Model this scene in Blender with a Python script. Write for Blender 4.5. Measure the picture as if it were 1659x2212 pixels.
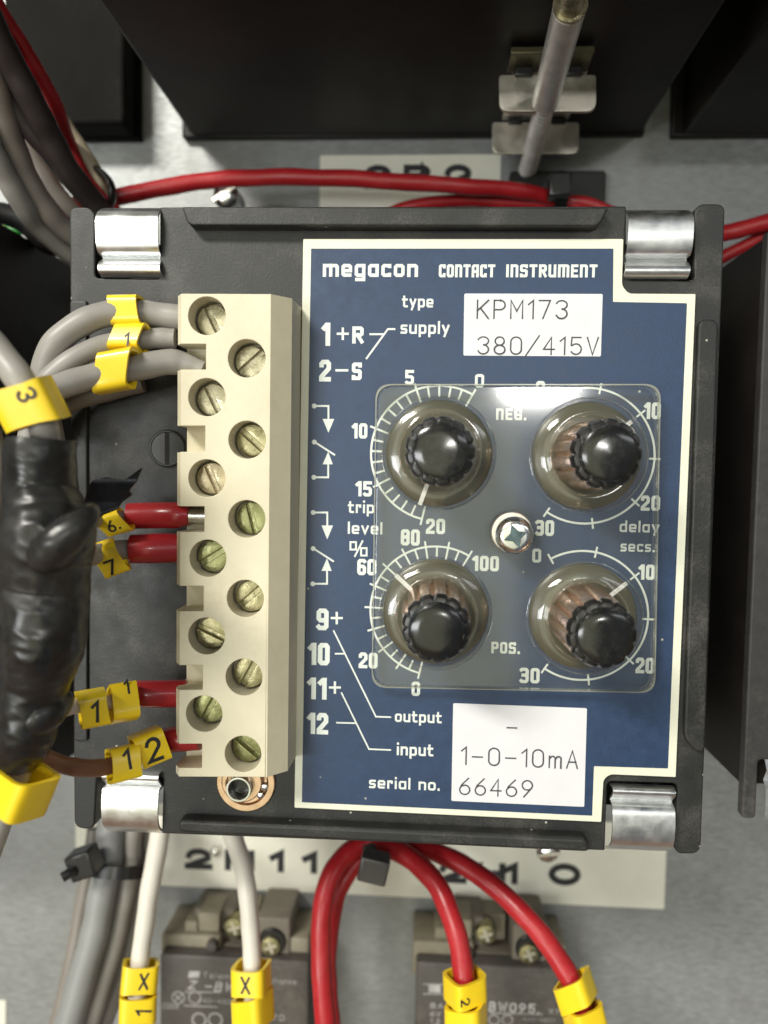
import bpy, bmesh, math, random
from mathutils import Vector, Matrix, noise as mnoise
random.seed(7)
R = math.radians
for o in list(bpy.data.objects):
    bpy.data.objects.remove(o)
scene = bpy.context.scene
COL = scene.collection

# ------------------------------------------------------------------ frame of reference
# (u, v, w) in millimetres: u right, v up, w out of the cabinet; w = 0 is the instrument's front.
FPX, CX, CY = 1597.3, 829.5, 1106.0
CAM = Vector((6.0332, 9.1933, 114.8346))
MR = ((0.99837191, 0.01645190, -0.05461549), (0.01938282, -0.99837564, 0.05357606), (-0.05364535, -0.05454744, -0.99706908))
def to_world(p):
    return Vector((p[0], -p[2], p[1])) * 0.001
def P(x, y, w=0.0):
    a = ((x - CX) / FPX, (y - CY) / FPX, 1.0)
    d = [sum(MR[i][j] * a[i] for i in range(3)) for j in range(3)]
    k = (w - CAM.z) / d[2]
    return Vector((CAM.x + k * d[0], CAM.y + k * d[1], w))
def F(x, y, w=0.0):
    p = P(x, y, w)
    return (p.x, p.y)
def mm(px, w=0.0):
    return px * (CAM.z - w) / FPX
PANEL = -55.0

# ------------------------------------------------------------------ camera
cam_d = bpy.data.cameras.new("camera")
cam = bpy.data.objects.new("camera", cam_d)
COL.objects.link(cam)
scene.camera = cam
ax = [to_world(Vector(MR[0])) * 1000, to_world(-Vector(MR[1])) * 1000, to_world(-Vector(MR[2])) * 1000]
m = Matrix((ax[0], ax[1], ax[2])).transposed().to_4x4()
m.translation = to_world(CAM)
cam.matrix_world = m
cam_d.sensor_fit = 'HORIZONTAL'
cam_d.sensor_width = 36.0
cam_d.lens = 36.0 * FPX / 1659.0
cam_d.clip_start = 0.002
cam_d.clip_end = 20.0
cam_d.dof.use_dof = True
cam_d.dof.focus_distance = 0.111
cam_d.dof.aperture_fstop = 18.5

# ------------------------------------------------------------------ light: room world, ceiling tubes, added fill lamps
world = bpy.data.worlds.new("World")
scene.world = world
world.use_nodes = True
wn, wl = world.node_tree.nodes, world.node_tree.links
wn.clear()
def wnode(t, **kw):
    n = wn.new(t)
    for k, v in kw.items():
        setattr(n, k, v)
    return n
w_out = wnode('ShaderNodeOutputWorld'); w_bg = wnode('ShaderNodeBackground')
w_tc = wnode('ShaderNodeTexCoord'); w_sep = wnode('ShaderNodeSeparateXYZ')
wl.new(w_tc.outputs['Generated'], w_sep.inputs[0])
def wmath(op, a, b=None):
    n = wnode('ShaderNodeMath', operation=op)
    for k, q in enumerate((a, b)):
        if q is None:
            continue
        if isinstance(q, (int, float)):
            n.inputs[k].default_value = q
        else:
            wl.new(q, n.inputs[k])
    return n.outputs[0]
def wstep(v, lo, hi):
    n = wnode('ShaderNodeMapRange', interpolation_type='SMOOTHSTEP')
    n.inputs['From Min'].default_value = lo; n.inputs['From Max'].default_value = hi
    wl.new(v, n.inputs['Value'])
    return n.outputs['Result']
def wmix(f, a, b):
    n = wnode('ShaderNodeMix', data_type='RGBA')
    wl.new(f, n.inputs['Factor'])
    for nm, q in (('A', a), ('B', b)):
        if isinstance(q, tuple):
            n.inputs[nm].default_value = (*q, 1)
        else:
            wl.new(q, n.inputs[nm])
    return n.outputs['Result']
# what stands round the cabinet: grey room, warm floor, and in front an olive glow and a dark patch added for the cover's reflections
w_x, w_y, w_z = w_sep.outputs[0], w_sep.outputs[1], w_sep.outputs[2]
w_d = wmath('MAXIMUM', wmath('MULTIPLY', w_y, -1.0), 0.02)
w_px, w_pz = wmath('DIVIDE', w_x, w_d), wmath('DIVIDE', w_z, w_d)
room = wmix(wstep(w_z, -0.55, 0.0), (0.27, 0.165, 0.105), (0.17, 0.17, 0.145))
front = wstep(w_y, -0.25, -0.55)
olive_glow = wmath('MULTIPLY', wmath('MULTIPLY', wstep(w_px, -0.75, -0.5), wstep(w_px, 0.14, 0.12)), wmath('MULTIPLY', wstep(w_pz, 0.42, 0.3), wstep(w_pz, -0.8, -0.45)))
olive_glow = wmath('MULTIPLY', olive_glow, front)
dark_patch = wmath('MULTIPLY', wmath('MULTIPLY', wstep(w_px, 0.12, 0.14), wstep(w_px, 1.1, 0.7)), front)
room = wmix(dark_patch, room, (0.10, 0.12, 0.15))
room = wmix(olive_glow, room, (1.4, 1.4, 1.0))
wl.new(room, w_bg.inputs['Color'])
w_bg.inputs['Strength'].default_value = 1.0
wl.new(w_bg.outputs[0], w_out.inputs[0])

def area(name, pos, aim, sx, sy, watts, col):
    d = bpy.data.lights.new(name, 'AREA')
    d.shape = 'RECTANGLE'; d.size = sx; d.size_y = sy; d.energy = watts; d.color = col
    o = bpy.data.objects.new(name, d)
    COL.objects.link(o)
    a, b = to_world(pos), to_world(aim)
    o.location = a
    o.rotation_euler = (b - a).to_track_quat('-Z', 'Y').to_euler()
    return o
area("ceiling_tube", (-520, 640, 760), (0, 0, 0), 0.40, 0.12, 15.5, (1.0, 0.97, 0.88))
area("far_ceiling_tube", (470, 372, 3000), (0, 0, 0), 0.26, 0.06, 11.0, (1.0, 0.98, 0.92))
area("low_front_fill", (-800, -160, 1450), (0, 0, 0), 0.7, 0.3, 11.0, (0.96, 0.98, 1.0))  # unseen fill added to brighten the label strip below the instrument
area("side_fill", (900, 500, 1200), (0, 0, 0), 0.7, 0.15, 2.0, (0.93, 0.96, 1.0))  # weak unseen fill added from the right front

scene.view_settings.view_transform = 'Standard'
scene.view_settings.look = 'None'
scene.view_settings.exposure = -0.25
scene.view_settings.gamma = 1.0
scene.view_settings.use_curve_mapping = False
scene.render.engine = 'CYCLES'
scene.cycles.use_denoising = True
scene.cycles.max_bounces = 10
scene.cycles.transparent_max_bounces = 16
scene.cycles.caustics_reflective = False
scene.cycles.caustics_refractive = False

# ------------------------------------------------------------------ materials
def mat(name, col, rough=0.5, metal=0.0, var=0.0, vscale=400, bump=0.0, bscale=1500, coat=0.0, spec=0.5, dust=0.0, dust_col=(0.45, 0.42, 0.36), dscale=900, rvar=0.0, stretch=None, specks=0.0):
    m = bpy.data.materials.new(name)
    m.use_nodes = True
    n, l = m.node_tree.nodes, m.node_tree.links
    b = n['Principled BSDF']
    b.inputs['Base Color'].default_value = (*col, 1)
    b.inputs['Roughness'].default_value = rough
    b.inputs['Metallic'].default_value = metal
    b.inputs['Specular IOR Level'].default_value = spec
    b.inputs['Coat Weight'].default_value = coat
    b.inputs['Coat Roughness'].default_value = 0.08
    tc = n.new('ShaderNodeTexCoord')
    vec = tc.outputs['Object']
    if stretch:
        mp = n.new('ShaderNodeMapping'); mp.inputs['Scale'].default_value = stretch
        l.new(vec, mp.inputs['Vector']); vec = mp.outputs['Vector']
    colour = None
    if var > 0 or rvar > 0:
        t = n.new('ShaderNodeTexNoise'); t.inputs['Scale'].default_value = vscale; t.inputs['Detail'].default_value = 5; t.inputs['Roughness'].default_value = 0.65
        l.new(vec, t.inputs['Vector'])
        mr = n.new('ShaderNodeMapRange'); mr.inputs['From Min'].default_value = 0.3; mr.inputs['From Max'].default_value = 0.7
        mr.inputs['To Min'].default_value = 1 - var; mr.inputs['To Max'].default_value = 1 + var
        l.new(t.outputs['Fac'], mr.inputs['Value'])
        mx = n.new('ShaderNodeVectorMath'); mx.operation = 'SCALE'
        mx.inputs[0].default_value = col
        l.new(mr.outputs['Result'], mx.inputs['Scale'])
        colour = mx.outputs[0]
        if rvar > 0:
            m2 = n.new('ShaderNodeMapRange'); m2.inputs['From Min'].default_value = 0.3; m2.inputs['From Max'].default_value = 0.7
            m2.inputs['To Min'].default_value = max(0.02, rough - rvar); m2.inputs['To Max'].default_value = rough + rvar
            l.new(t.outputs['Fac'], m2.inputs['Value']); l.new(m2.outputs['Result'], b.inputs['Roughness'])
    if dust > 0:
        t2 = n.new('ShaderNodeTexNoise'); t2.inputs['Scale'].default_value = dscale; t2.inputs['Detail'].default_value = 8; t2.inputs['Roughness'].default_value = 0.8
        l.new(tc.outputs['Object'], t2.inputs['Vector'])
        t3 = n.new('ShaderNodeTexNoise'); t3.inputs['Scale'].default_value = dscale * 0.06; t3.inputs['Detail'].default_value = 3
        l.new(tc.outputs['Object'], t3.inputs['Vector'])
        ml = n.new('ShaderNodeMath'); ml.operation = 'MULTIPLY'
        l.new(t2.outputs['Fac'], ml.inputs[0]); l.new(t3.outputs['Fac'], ml.inputs[1])
        r2 = n.new('ShaderNodeMapRange'); r2.inputs['From Min'].default_value = 0.25; r2.inputs['From Max'].default_value = 0.45
        r2.inputs['To Max'].default_value = dust
        l.new(ml.outputs[0], r2.inputs['Value'])
        mc = n.new('ShaderNodeMix'); mc.data_type = 'RGBA'
        l.new(r2.outputs['Result'], mc.inputs['Factor'])
        if colour is not None:
            l.new(colour, mc.inputs['A'])
        else:
            mc.inputs['A'].default_value = (*col, 1)
        mc.inputs['B'].default_value = (*dust_col, 1)
        colour = mc.outputs['Result']
    if specks > 0:
        vo = n.new('ShaderNodeTexVoronoi'); vo.inputs['Scale'].default_value = 420; vo.inputs['Randomness'].default_value = 1.0
        l.new(tc.outputs['Object'], vo.inputs['Vector'])
        sp = n.new('ShaderNodeMapRange'); sp.inputs['From Min'].default_value = 0.10; sp.inputs['From Max'].default_value = 0.05
        l.new(vo.outputs['Distance'], sp.inputs['Value'])
        sx = n.new('ShaderNodeSeparateColor'); l.new(vo.outputs['Color'], sx.inputs[0])
        th = n.new('ShaderNodeMath'); th.operation = 'LESS_THAN'; th.inputs[1].default_value = specks
        l.new(sx.outputs[0], th.inputs[0])
        pm = n.new('ShaderNodeMath'); pm.operation = 'MULTIPLY'; l.new(sp.outputs['Result'], pm.inputs[0]); l.new(th.outputs[0], pm.inputs[1])
        sm = n.new('ShaderNodeMix'); sm.data_type = 'RGBA'
        l.new(pm.outputs[0], sm.inputs['Factor'])
        if colour is not None:
            l.new(colour, sm.inputs['A'])
        else:
            sm.inputs['A'].default_value = (*col, 1)
        sm.inputs['B'].default_value = (0.5, 0.48, 0.42, 1)
        colour = sm.outputs['Result']
    if colour is not None:
        l.new(colour, b.inputs['Base Color'])
    if bump > 0:
        t4 = n.new('ShaderNodeTexNoise'); t4.inputs['Scale'].default_value = bscale; t4.inputs['Detail'].default_value = 3
        l.new(vec, t4.inputs['Vector'])
        bp = n.new('ShaderNodeBump'); bp.inputs['Strength'].default_value = bump; bp.inputs['Distance'].default_value = 0.0002
        l.new(t4.outputs['Fac'], bp.inputs['Height']); l.new(bp.outputs['Normal'], b.inputs['Normal'])
    return m

def clear_mat(name, tint, milk, ior=1.5, rough=0.03):
    m = bpy.data.materials.new(name); m.use_nodes = True
    n, l = m.node_tree.nodes, m.node_tree.links
    n.clear()
    out = n.new('ShaderNodeOutputMaterial')
    tr = n.new('ShaderNodeBsdfTransparent'); tr.inputs['Color'].default_value = (*tint, 1)
    df = n.new('ShaderNodeBsdfDiffuse'); df.inputs['Color'].default_value = (0.62, 0.62, 0.5, 1)
    gl = n.new('ShaderNodeBsdfGlossy'); gl.inputs['Roughness'].default_value = rough
    tc = n.new('ShaderNodeTexCoord'); tx = n.new('ShaderNodeTexNoise'); tx.inputs['Scale'].default_value = 160; tx.inputs['Detail'].default_value = 6
    l.new(tc.outputs['Object'], tx.inputs['Vector'])
    mr = n.new('ShaderNodeMapRange'); mr.inputs['From Min'].default_value = 0.3; mr.inputs['From Max'].default_value = 0.75
    mr.inputs['To Min'].default_value = milk * 0.6; mr.inputs['To Max'].default_value = milk * 1.4
    l.new(tx.outputs['Fac'], mr.inputs['Value'])
    m1 = n.new('ShaderNodeMixShader'); l.new(mr.outputs['Result'], m1.inputs[0]); l.new(tr.outputs[0], m1.inputs[1]); l.new(df.outputs[0], m1.inputs[2])
    fr = n.new('ShaderNodeFresnel'); geo = n.new('ShaderNodeNewGeometry'); mi = n.new('ShaderNodeMapRange')
    mi.inputs['To Min'].default_value = ior; mi.inputs['To Max'].default_value = 1 / ior   # thin sheet: no total reflection inside
    l.new(geo.outputs['Backfacing'], mi.inputs['Value']); l.new(mi.outputs['Result'], fr.inputs['IOR'])
    m2 = n.new('ShaderNodeMixShader'); l.new(fr.outputs[0], m2.inputs[0]); l.new(m1.outputs[0], m2.inputs[1]); l.new(gl.outputs[0], m2.inputs[2])
    l.new(m2.outputs[0], out.inputs['Surface'])
    return m

M = dict(
    housing=mat("housing_plastic", (0.017, 0.0178, 0.0178), 0.48, var=0.16, vscale=350, bump=0.16, bscale=2600, specks=0.1, dust=0.13, dscale=2600, rvar=0.08),
    housing2=mat("neighbour_plastic", (0.034, 0.033, 0.033), 0.5, var=0.2, bump=0.12, bscale=1800, dust=0.12),
    box=mat("black_enclosure", (0.014, 0.011, 0.010), 0.45, var=0.6, vscale=45, bump=0.1, bscale=900, spec=0.2, dust=0.05, dust_col=(0.2, 0.17, 0.13)),
    box2=mat("dull_black_enclosure", (0.006, 0.0055, 0.005), 0.6, var=0.4, vscale=60, spec=0.06, dust=0.03),
    blackrubber=mat("black_rubber", (0.012, 0.012, 0.012), 0.45, var=0.3, bump=0.1),
    blackscrew=mat("black_screw", (0.03, 0.031, 0.031), 0.3, var=0.2),
    cream=mat("cream_border", (0.78, 0.78, 0.64), 0.42, var=0.05, vscale=120, bump=0.1, bscale=2600),
    blue=mat("blue_panel", (0.022, 0.047, 0.108), 0.4, var=0.13, vscale=500, bump=0.14, bscale=4200, rvar=0.05, specks=0.04),
    ink=mat("pale_print", (0.74, 0.79, 0.74), 0.45, var=0.06, bump=0.1),
    sticker=mat("paper_sticker", (0.74, 0.74, 0.76), 0.55, var=0.03, vscale=200),
    dark_ink=mat("dark_ink", (0.02, 0.02, 0.025), 0.5, var=0.2),
    type_ink=mat("typed_ink", (0.06, 0.06, 0.07), 0.6, var=0.3),
    terminal=mat("cream_terminal", (0.70, 0.645, 0.475), 0.5, var=0.05, vscale=180, bump=0.05, dust=0.22, dust_col=(0.42, 0.34, 0.2), dscale=700),
    hole=mat("terminal_bore", (0.70, 0.66, 0.52), 0.5, var=0.05),
    clip=mat("zinc_clip", (0.80, 0.81, 0.81), 0.35, 1.0, var=0.1, vscale=350, bump=0.07, bscale=900, rvar=0.08),
    zinc=mat("zinc_screw", (0.72, 0.72, 0.70), 0.25, 1.0, var=0.12, vscale=500, bump=0.15, bscale=700, rvar=0.1),
    strap=mat("olive_strap", (0.10, 0.092, 0.05), 0.4, 0.6, var=0.2),
    steel=mat("bracket_steel", (0.78, 0.74, 0.66), 0.4, 1.0, var=0.12, vscale=250, bump=0.08, rvar=0.1),
    copper=mat("yellow_plated_steel", (0.72, 0.5, 0.34), 0.3, 1.0, var=0.12, vscale=400, rvar=0.1),
    knob=mat("knob_peach_reflection", (0.86, 0.62, 0.48), 0.24, 0.95, var=0.0, vscale=500, rvar=0.0),  # peach reflection on black plastic, put into the base colour
    cap=mat("knob_cap", (0.010, 0.0105, 0.010), 0.17, coat=0.15, var=0.3, rvar=0.06, vscale=300, dust=0.05),
    rim=mat("knob_rim", (0.012, 0.011, 0.010), 0.3, var=0.2),
    rod=mat("plated_rod", (0.86, 0.84, 0.80), 0.36, 0.6, var=0.12, vscale=300, rvar=0.08),
    skirt=mat("knob_skirt", (0.075, 0.07, 0.045), 0.3, var=0.1),
    white=mat("pointer_white", (0.82, 0.82, 0.78), 0.45, var=0.03),
    panel=mat("galvanised_sheet", (0.31, 0.32, 0.322), 0.46, 0.35, var=0.15, vscale=900, bump=0.15, bscale=1500, rvar=0.12, stretch=(0.45, 1, 1.3), dust=0.35, dust_col=(0.15, 0.15, 0.13), dscale=2600),
    label=mat("cream_tape", (0.84, 0.83, 0.72), 0.42, var=0.06, vscale=60),
    red=mat("red_insulation", (0.42, 0.016, 0.022), 0.36, var=0.16, vscale=160, bump=0.12, bscale=600, rvar=.1, dust=.12, dust_col=(.4, .2, .18), dscale=1200),
    ferrule=mat("red_ferrule", (0.36, 0.02, 0.025), 0.3, var=0.1, vscale=200, coat=0.2),
    grey=mat("grey_insulation", (0.32, 0.305, 0.28), 0.42, var=0.1, vscale=120, bump=0.05),
    grey_dark=mat("dark_grey_insulation", (0.26, 0.265, 0.26), 0.45, var=0.07, vscale=150),
    grey_warm=mat("warm_grey_insulation", (0.23, 0.205, 0.18), 0.45, var=0.08, vscale=150),
    brownblack=mat("brown_black_insulation", (0.03, 0.024, 0.024), 0.45, var=0.2),
    white_wire=mat("white_insulation", (0.72, 0.68, 0.60), 0.42, var=0.06, vscale=150, dust=0.1),
    beige=mat("beige_insulation", (0.62, 0.53, 0.38), 0.45, var=0.06),
    brown=mat("brown_insulation", (0.19, 0.085, 0.05), 0.4, var=0.08),
    green=mat("green_insulation", (0.02, 0.24, 0.03), 0.4, var=0.1),
    yellow=mat("yellow_marker", (0.95, 0.68, 0.02), 0.33, var=0.05, vscale=200, coat=0.15),
    shrink=mat("heat_shrink", (0.014, 0.014, 0.0135), 0.33, var=0.5, vscale=150, bump=0.2, bscale=420, rvar=.14, dust=0.05),
    relay=mat("dusty_relay", (0.17, 0.15, 0.12), 0.6, var=0.15, vscale=250, dust=0.55, dust_col=(0.27, 0.24, 0.18), dscale=700, bump=0.15),
    relay_tan=mat("olive_relay_moulding", (0.24, 0.215, 0.155), 0.55, var=0.15, vscale=300, dust=0.3, dscale=800),
    relay_face=mat("relay_face", (0.075, 0.067, 0.06), 0.5, var=0.15, vscale=300, dust=0.3, dscale=900, dust_col=(0.3, 0.27, 0.22)),
    relay_ink=mat("faded_print", (0.42, 0.41, 0.40), 0.6, var=0.25),
    tie=mat("black_nylon", (0.014, 0.014, 0.014), 0.3, var=0.2),
    tie_grey=mat("brown_grey_nylon", (0.06, 0.055, 0.052), 0.38, var=0.15),
    recess=mat('recess_shade', (0.10, 0.14, 0.15), 0.3, 0.8, var=0.4, vscale=900),
    brass=[mat("plated_screw_%s" % nm, c, 0.34, 0.85, var=0.28, vscale=700, bump=0.35, bscale=900, rvar=0.14) for nm, c in
           (("pale", (0.42, 0.385, 0.27)), ("straw", (0.33, 0.30, 0.17)), ("olive", (0.25, 0.255, 0.12)), ("beige", (0.46, 0.39, 0.26)))],
    frost=clear_mat("frosted_edge", (0.9, 0.92, 0.9), 0.3, 1.5, 0.2),
    clear=clear_mat("clear_cover", (0.99, 0.99, 0.98), 0.028, 1.58, 0.085),
)

# ------------------------------------------------------------------ mesh helpers (everything in mm, u v w)
class MB:
    def __init__(self):
        self.v = []; self.f = []; self.sh = 90
    def add(self, verts, faces):
        n = len(self.v)
        self.v += [Vector(p) for p in verts]
        self.f += [tuple(i + n for i in f) for f in faces]
        return self
    def quad(self, a, b, c, d):
        return self.add([a, b, c, d], [(0, 1, 2, 3)])
    def merge(self, o):
        self.sh = min(self.sh, o.sh)
        return self.add(o.v, o.f)

def make(name, mb, material, parent=None, sharp=None, weld=True, origin=None):
    if sharp is None:
        sharp = mb.sh if mb.sh < 90 else 35
    base = Vector(parent['base_mm']) if parent is not None else None
    if base is None:
        if origin is None:
            lo = [min(p[i] for p in mb.v) for i in range(3)]; hi = [max(p[i] for p in mb.v) for i in range(3)]
            origin = [(a + b) / 2 for a, b in zip(lo, hi)]
        base = Vector(origin)
    me = bpy.data.meshes.new(name)
    me.from_pydata([to_world(p - base) for p in mb.v], [], mb.f)
    bm = bmesh.new(); bm.from_mesh(me)
    if weld:
        bmesh.ops.remove_doubles(bm, verts=bm.verts, dist=2e-7)
    bmesh.ops.recalc_face_normals(bm, faces=bm.faces)
    for f in bm.faces:
        f.smooth = True
    for e in bm.edges:
        if len(e.link_faces) == 2 and e.calc_face_angle(0) > R(sharp):
            e.smooth = False
    bm.to_mesh(me); bm.free()
    me.materials.append(material)
    o = bpy.data.objects.new(name, me)
    COL.objects.link(o)
    if parent is not None:
        o.parent = parent
        o['base_mm'] = list(base)
    else:
        o.location = to_world(base)
        o['base_mm'] = list(base)
    return o

def flat(name, mb, material, parent=None):
    """printed marks: sheets, no welding, normals towards the viewer"""
    base = Vector(parent['base_mm']) if parent is not None else Vector(mb.v[0])
    me = bpy.data.meshes.new(name)
    me.from_pydata([to_world(p - base) for p in mb.v], [], mb.f)
    me.materials.append(material)
    o = bpy.data.objects.new(name, me)
    COL.objects.link(o)
    o['base_mm'] = list(base)
    if parent is not None:
        o.parent = parent
    else:
        o.location = to_world(base)
    return o

def thing(name, label, cat, base, group=None):
    o = bpy.data.objects.new(name, None)
    COL.objects.link(o)
    o.empty_display_size = 0.005
    o.location = to_world(base)
    o['base_mm'] = list(base)
    return tag(o, label, cat, group)
def tag(o, label, cat, group=None):
    o['label'] = label; o['category'] = cat
    if group:
        o['group'] = group
    return o

def signed_area(p):
    return sum(p[i][0] * p[(i + 1) % len(p)][1] - p[(i + 1) % len(p)][0] * p[i][1] for i in range(len(p))) / 2

def slab(polys, w0, w1, bevel=0.0, res=2):
    """extruded outline (first polygon outer, the rest holes), rounded rims"""
    cu = bpy.data.curves.new("tmp", 'CURVE')
    cu.dimensions = '2D'; cu.fill_mode = 'BOTH'
    for k, p in enumerate(polys):
        p = list(p)
        if (signed_area(p) > 0) != (k == 0):
            p.reverse()
        s = cu.splines.new('POLY'); s.points.add(len(p) - 1)
        for q, a in zip(s.points, p):
            q.co = (a[0], a[1], 0, 1)
        s.use_cyclic_u = True
    cu.extrude = max((w1 - w0) / 2 - bevel, 0.0001)
    cu.bevel_depth = bevel; cu.bevel_resolution = res; cu.offset = -bevel
    o = bpy.data.objects.new("tmp", cu)
    me = bpy.data.meshes.new_from_object(o)
    mid = (w0 + w1) / 2
    mb = MB().add([(v.co.x, v.co.y, v.co.z + mid) for v in me.vertices], [tuple(p.vertices) for p in me.polygons])
    bpy.data.objects.remove(o); bpy.data.curves.remove(cu); bpy.data.meshes.remove(me)
    mb.sh = 8
    return mb

def rounded(poly, r, n=5):
    """round the corners of a polygon; r one value or one per corner"""
    out = []
    N = len(poly)
    for i in range(N):
        a, b, c = Vector(poly[i - 1]), Vector(poly[i]), Vector(poly[(i + 1) % N])
        rr = r[i] if isinstance(r, (list, tuple)) else r
        if rr <= 0:
            out.append(tuple(b)); continue
        d1, d2 = (a - b), (c - b)
        rr = min(rr, d1.length * 0.48, d2.length * 0.48)
        p1, p2 = b + d1.normalized() * rr, b + d2.normalized() * rr
        for k in range(n + 1):
            t = k / n
            out.append(tuple(p1 * (1 - t) ** 2 + b * 2 * t * (1 - t) + p2 * t * t))
    return out
def pxpoly(pts, w):
    return [F(x, y, w) for x, y in pts]
def circle(c, r, n=40, a0=0):
    return [(c[0] + r * math.cos(a0 + 2 * math.pi * i / n), c[1] + r * math.sin(a0 + 2 * math.pi * i / n)) for i in range(n)]

def lathe(c, prof, n=48, cap=True):
    """prof = [(r, w)...] around the axis w through c=(u,v)"""
    mb = MB(); vs = []; fs = []
    for r, w in prof:
        for i in range(n):
            a = 2 * math.pi * i / n
            vs.append((c[0] + r * math.cos(a), c[1] + r * math.sin(a), w))
    for k in range(len(prof) - 1):
        for i in range(n):
            j = (i + 1) % n
            fs.append((k * n + i, k * n + j, (k + 1) * n + j, (k + 1) * n + i))
    if cap:
        fs.append(tuple(reversed(range(n))))
        fs.append(tuple(range((len(prof) - 1) * n, len(prof) * n)))
    mb.sh = 38
    return mb.add(vs, fs)

def box(u0, u1, v0, v1, w0, w1, bevel=0.0, seg=2):
    bm = bmesh.new()
    bmesh.ops.create_cube(bm, size=1)
    for v in bm.verts:
        v.co = Vector(((u0 + u1) / 2 + v.co.x * (u1 - u0), (v0 + v1) / 2 + v.co.y * (v1 - v0), (w0 + w1) / 2 + v.co.z * (w1 - w0)))
    if bevel > 0:
        bmesh.ops.bevel(bm, geom=list(bm.edges), offset=bevel, segments=seg, profile=0.5, affect='EDGES')
    bm.verts.index_update()
    mb = MB().add([v.co.copy() for v in bm.verts], [tuple(v.index for v in f.verts) for f in bm.faces])
    bm.free()
    mb.sh = 20
    return mb
def boxat(c, ex, ey, ez, sx, sy, sz, bevel=0.0):
    b = box(-sx / 2, sx / 2, -sy / 2, sy / 2, -sz / 2, sz / 2, bevel)
    b.v = [Vector(c) + ex * p.x + ey * p.y + ez * p.z for p in b.v]
    return b

def spline(pts, n=10):
    pts = [Vector(p) for p in pts]
    if len(pts) == 2:
        return [pts[0].lerp(pts[1], i / n) for i in range(n + 1)]
    q = [2 * pts[0] - pts[1]] + pts + [2 * pts[-1] - pts[-2]]
    out = []
    for i in range(1, len(q) - 2):
        p0, p1, p2, p3 = q[i - 1], q[i], q[i + 1], q[i + 2]
        for k in range(n):
            t = k / n
            out.append(0.5 * ((2 * p1) + (-p0 + p2) * t + (2 * p0 - 5 * p1 + 4 * p2 - p3) * t * t + (-p0 + 3 * p1 - 3 * p2 + p3) * t ** 3))
    out.append(pts[-1])
    return out

def frames(path):
    tans = []
    for i in range(len(path)):
        a = path[max(i - 1, 0)]; b = path[min(i + 1, len(path) - 1)]
        tans.append((b - a).normalized())
    n = Vector((0, 0, 1))
    if abs(n.dot(tans[0])) > 0.9:
        n = Vector((0, 1, 0))
    n = (n - tans[0] * n.dot(tans[0])).normalized()
    out = []
    for t in tans:
        n = (n - t * n.dot(t)).normalized()
        out.append((t, n, t.cross(n)))
    return out

def tube(pts, r, seg=20, n=10, wob=0.0, fn=None, wander=0.0):
    """round bar along a smooth path. r: one radius or one per control point"""
    path = spline(pts, n)
    N = len(path)
    if wander:
        sd = random.random() * 50
        path = [p + Vector((mnoise.noise(p * .16 + Vector((sd, 0, 0))), mnoise.noise(p * .16 + Vector((0, sd, 9))), 0)) * wander for p in path]
    if isinstance(r, (list, tuple)):
        rad = [v.x for v in spline([Vector((x, 0, 0)) for x in r], n)]
    else:
        rad = [r] * N
    ph = random.random() * 6
    vs, fs = [], []
    for i, (p, (t, a, b)) in enumerate(zip(path, frames(path))):
        for k in range(seg):
            th = 2 * math.pi * k / seg
            rr = rad[i] * (1 + wob * math.sin(i * 0.7 + ph) * 0.5)
            if fn:
                rr *= fn(i / (N - 1), th)
            vs.append(p + a * (rr * math.cos(th)) + b * (rr * math.sin(th)))
    for i in range(N - 1):
        for k in range(seg):
            j = (k + 1) % seg
            fs.append((i * seg + k, i * seg + j, (i + 1) * seg + j, (i + 1) * seg + k))
    fs.append(tuple(reversed(range(seg)))); fs.append(tuple(range((N - 1) * seg, N * seg)))
    mb = MB().add(vs, fs)
    mb.sh = 62
    return mb

def px_tube(pts, widths, **kw):
    """pts = (x, y, w) pixels of the survey photo with their depth; widths = apparent widths in pixels"""
    if not isinstance(widths, (list, tuple)):
        w = sum(p[2] for p in pts) / len(pts)
        rr = mm(widths, w) / 2
    else:
        rr = [mm(a, p[2]) / 2 for a, p in zip(widths, pts)]
    return tube([P(*p) for p in pts], rr, **kw)

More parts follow.
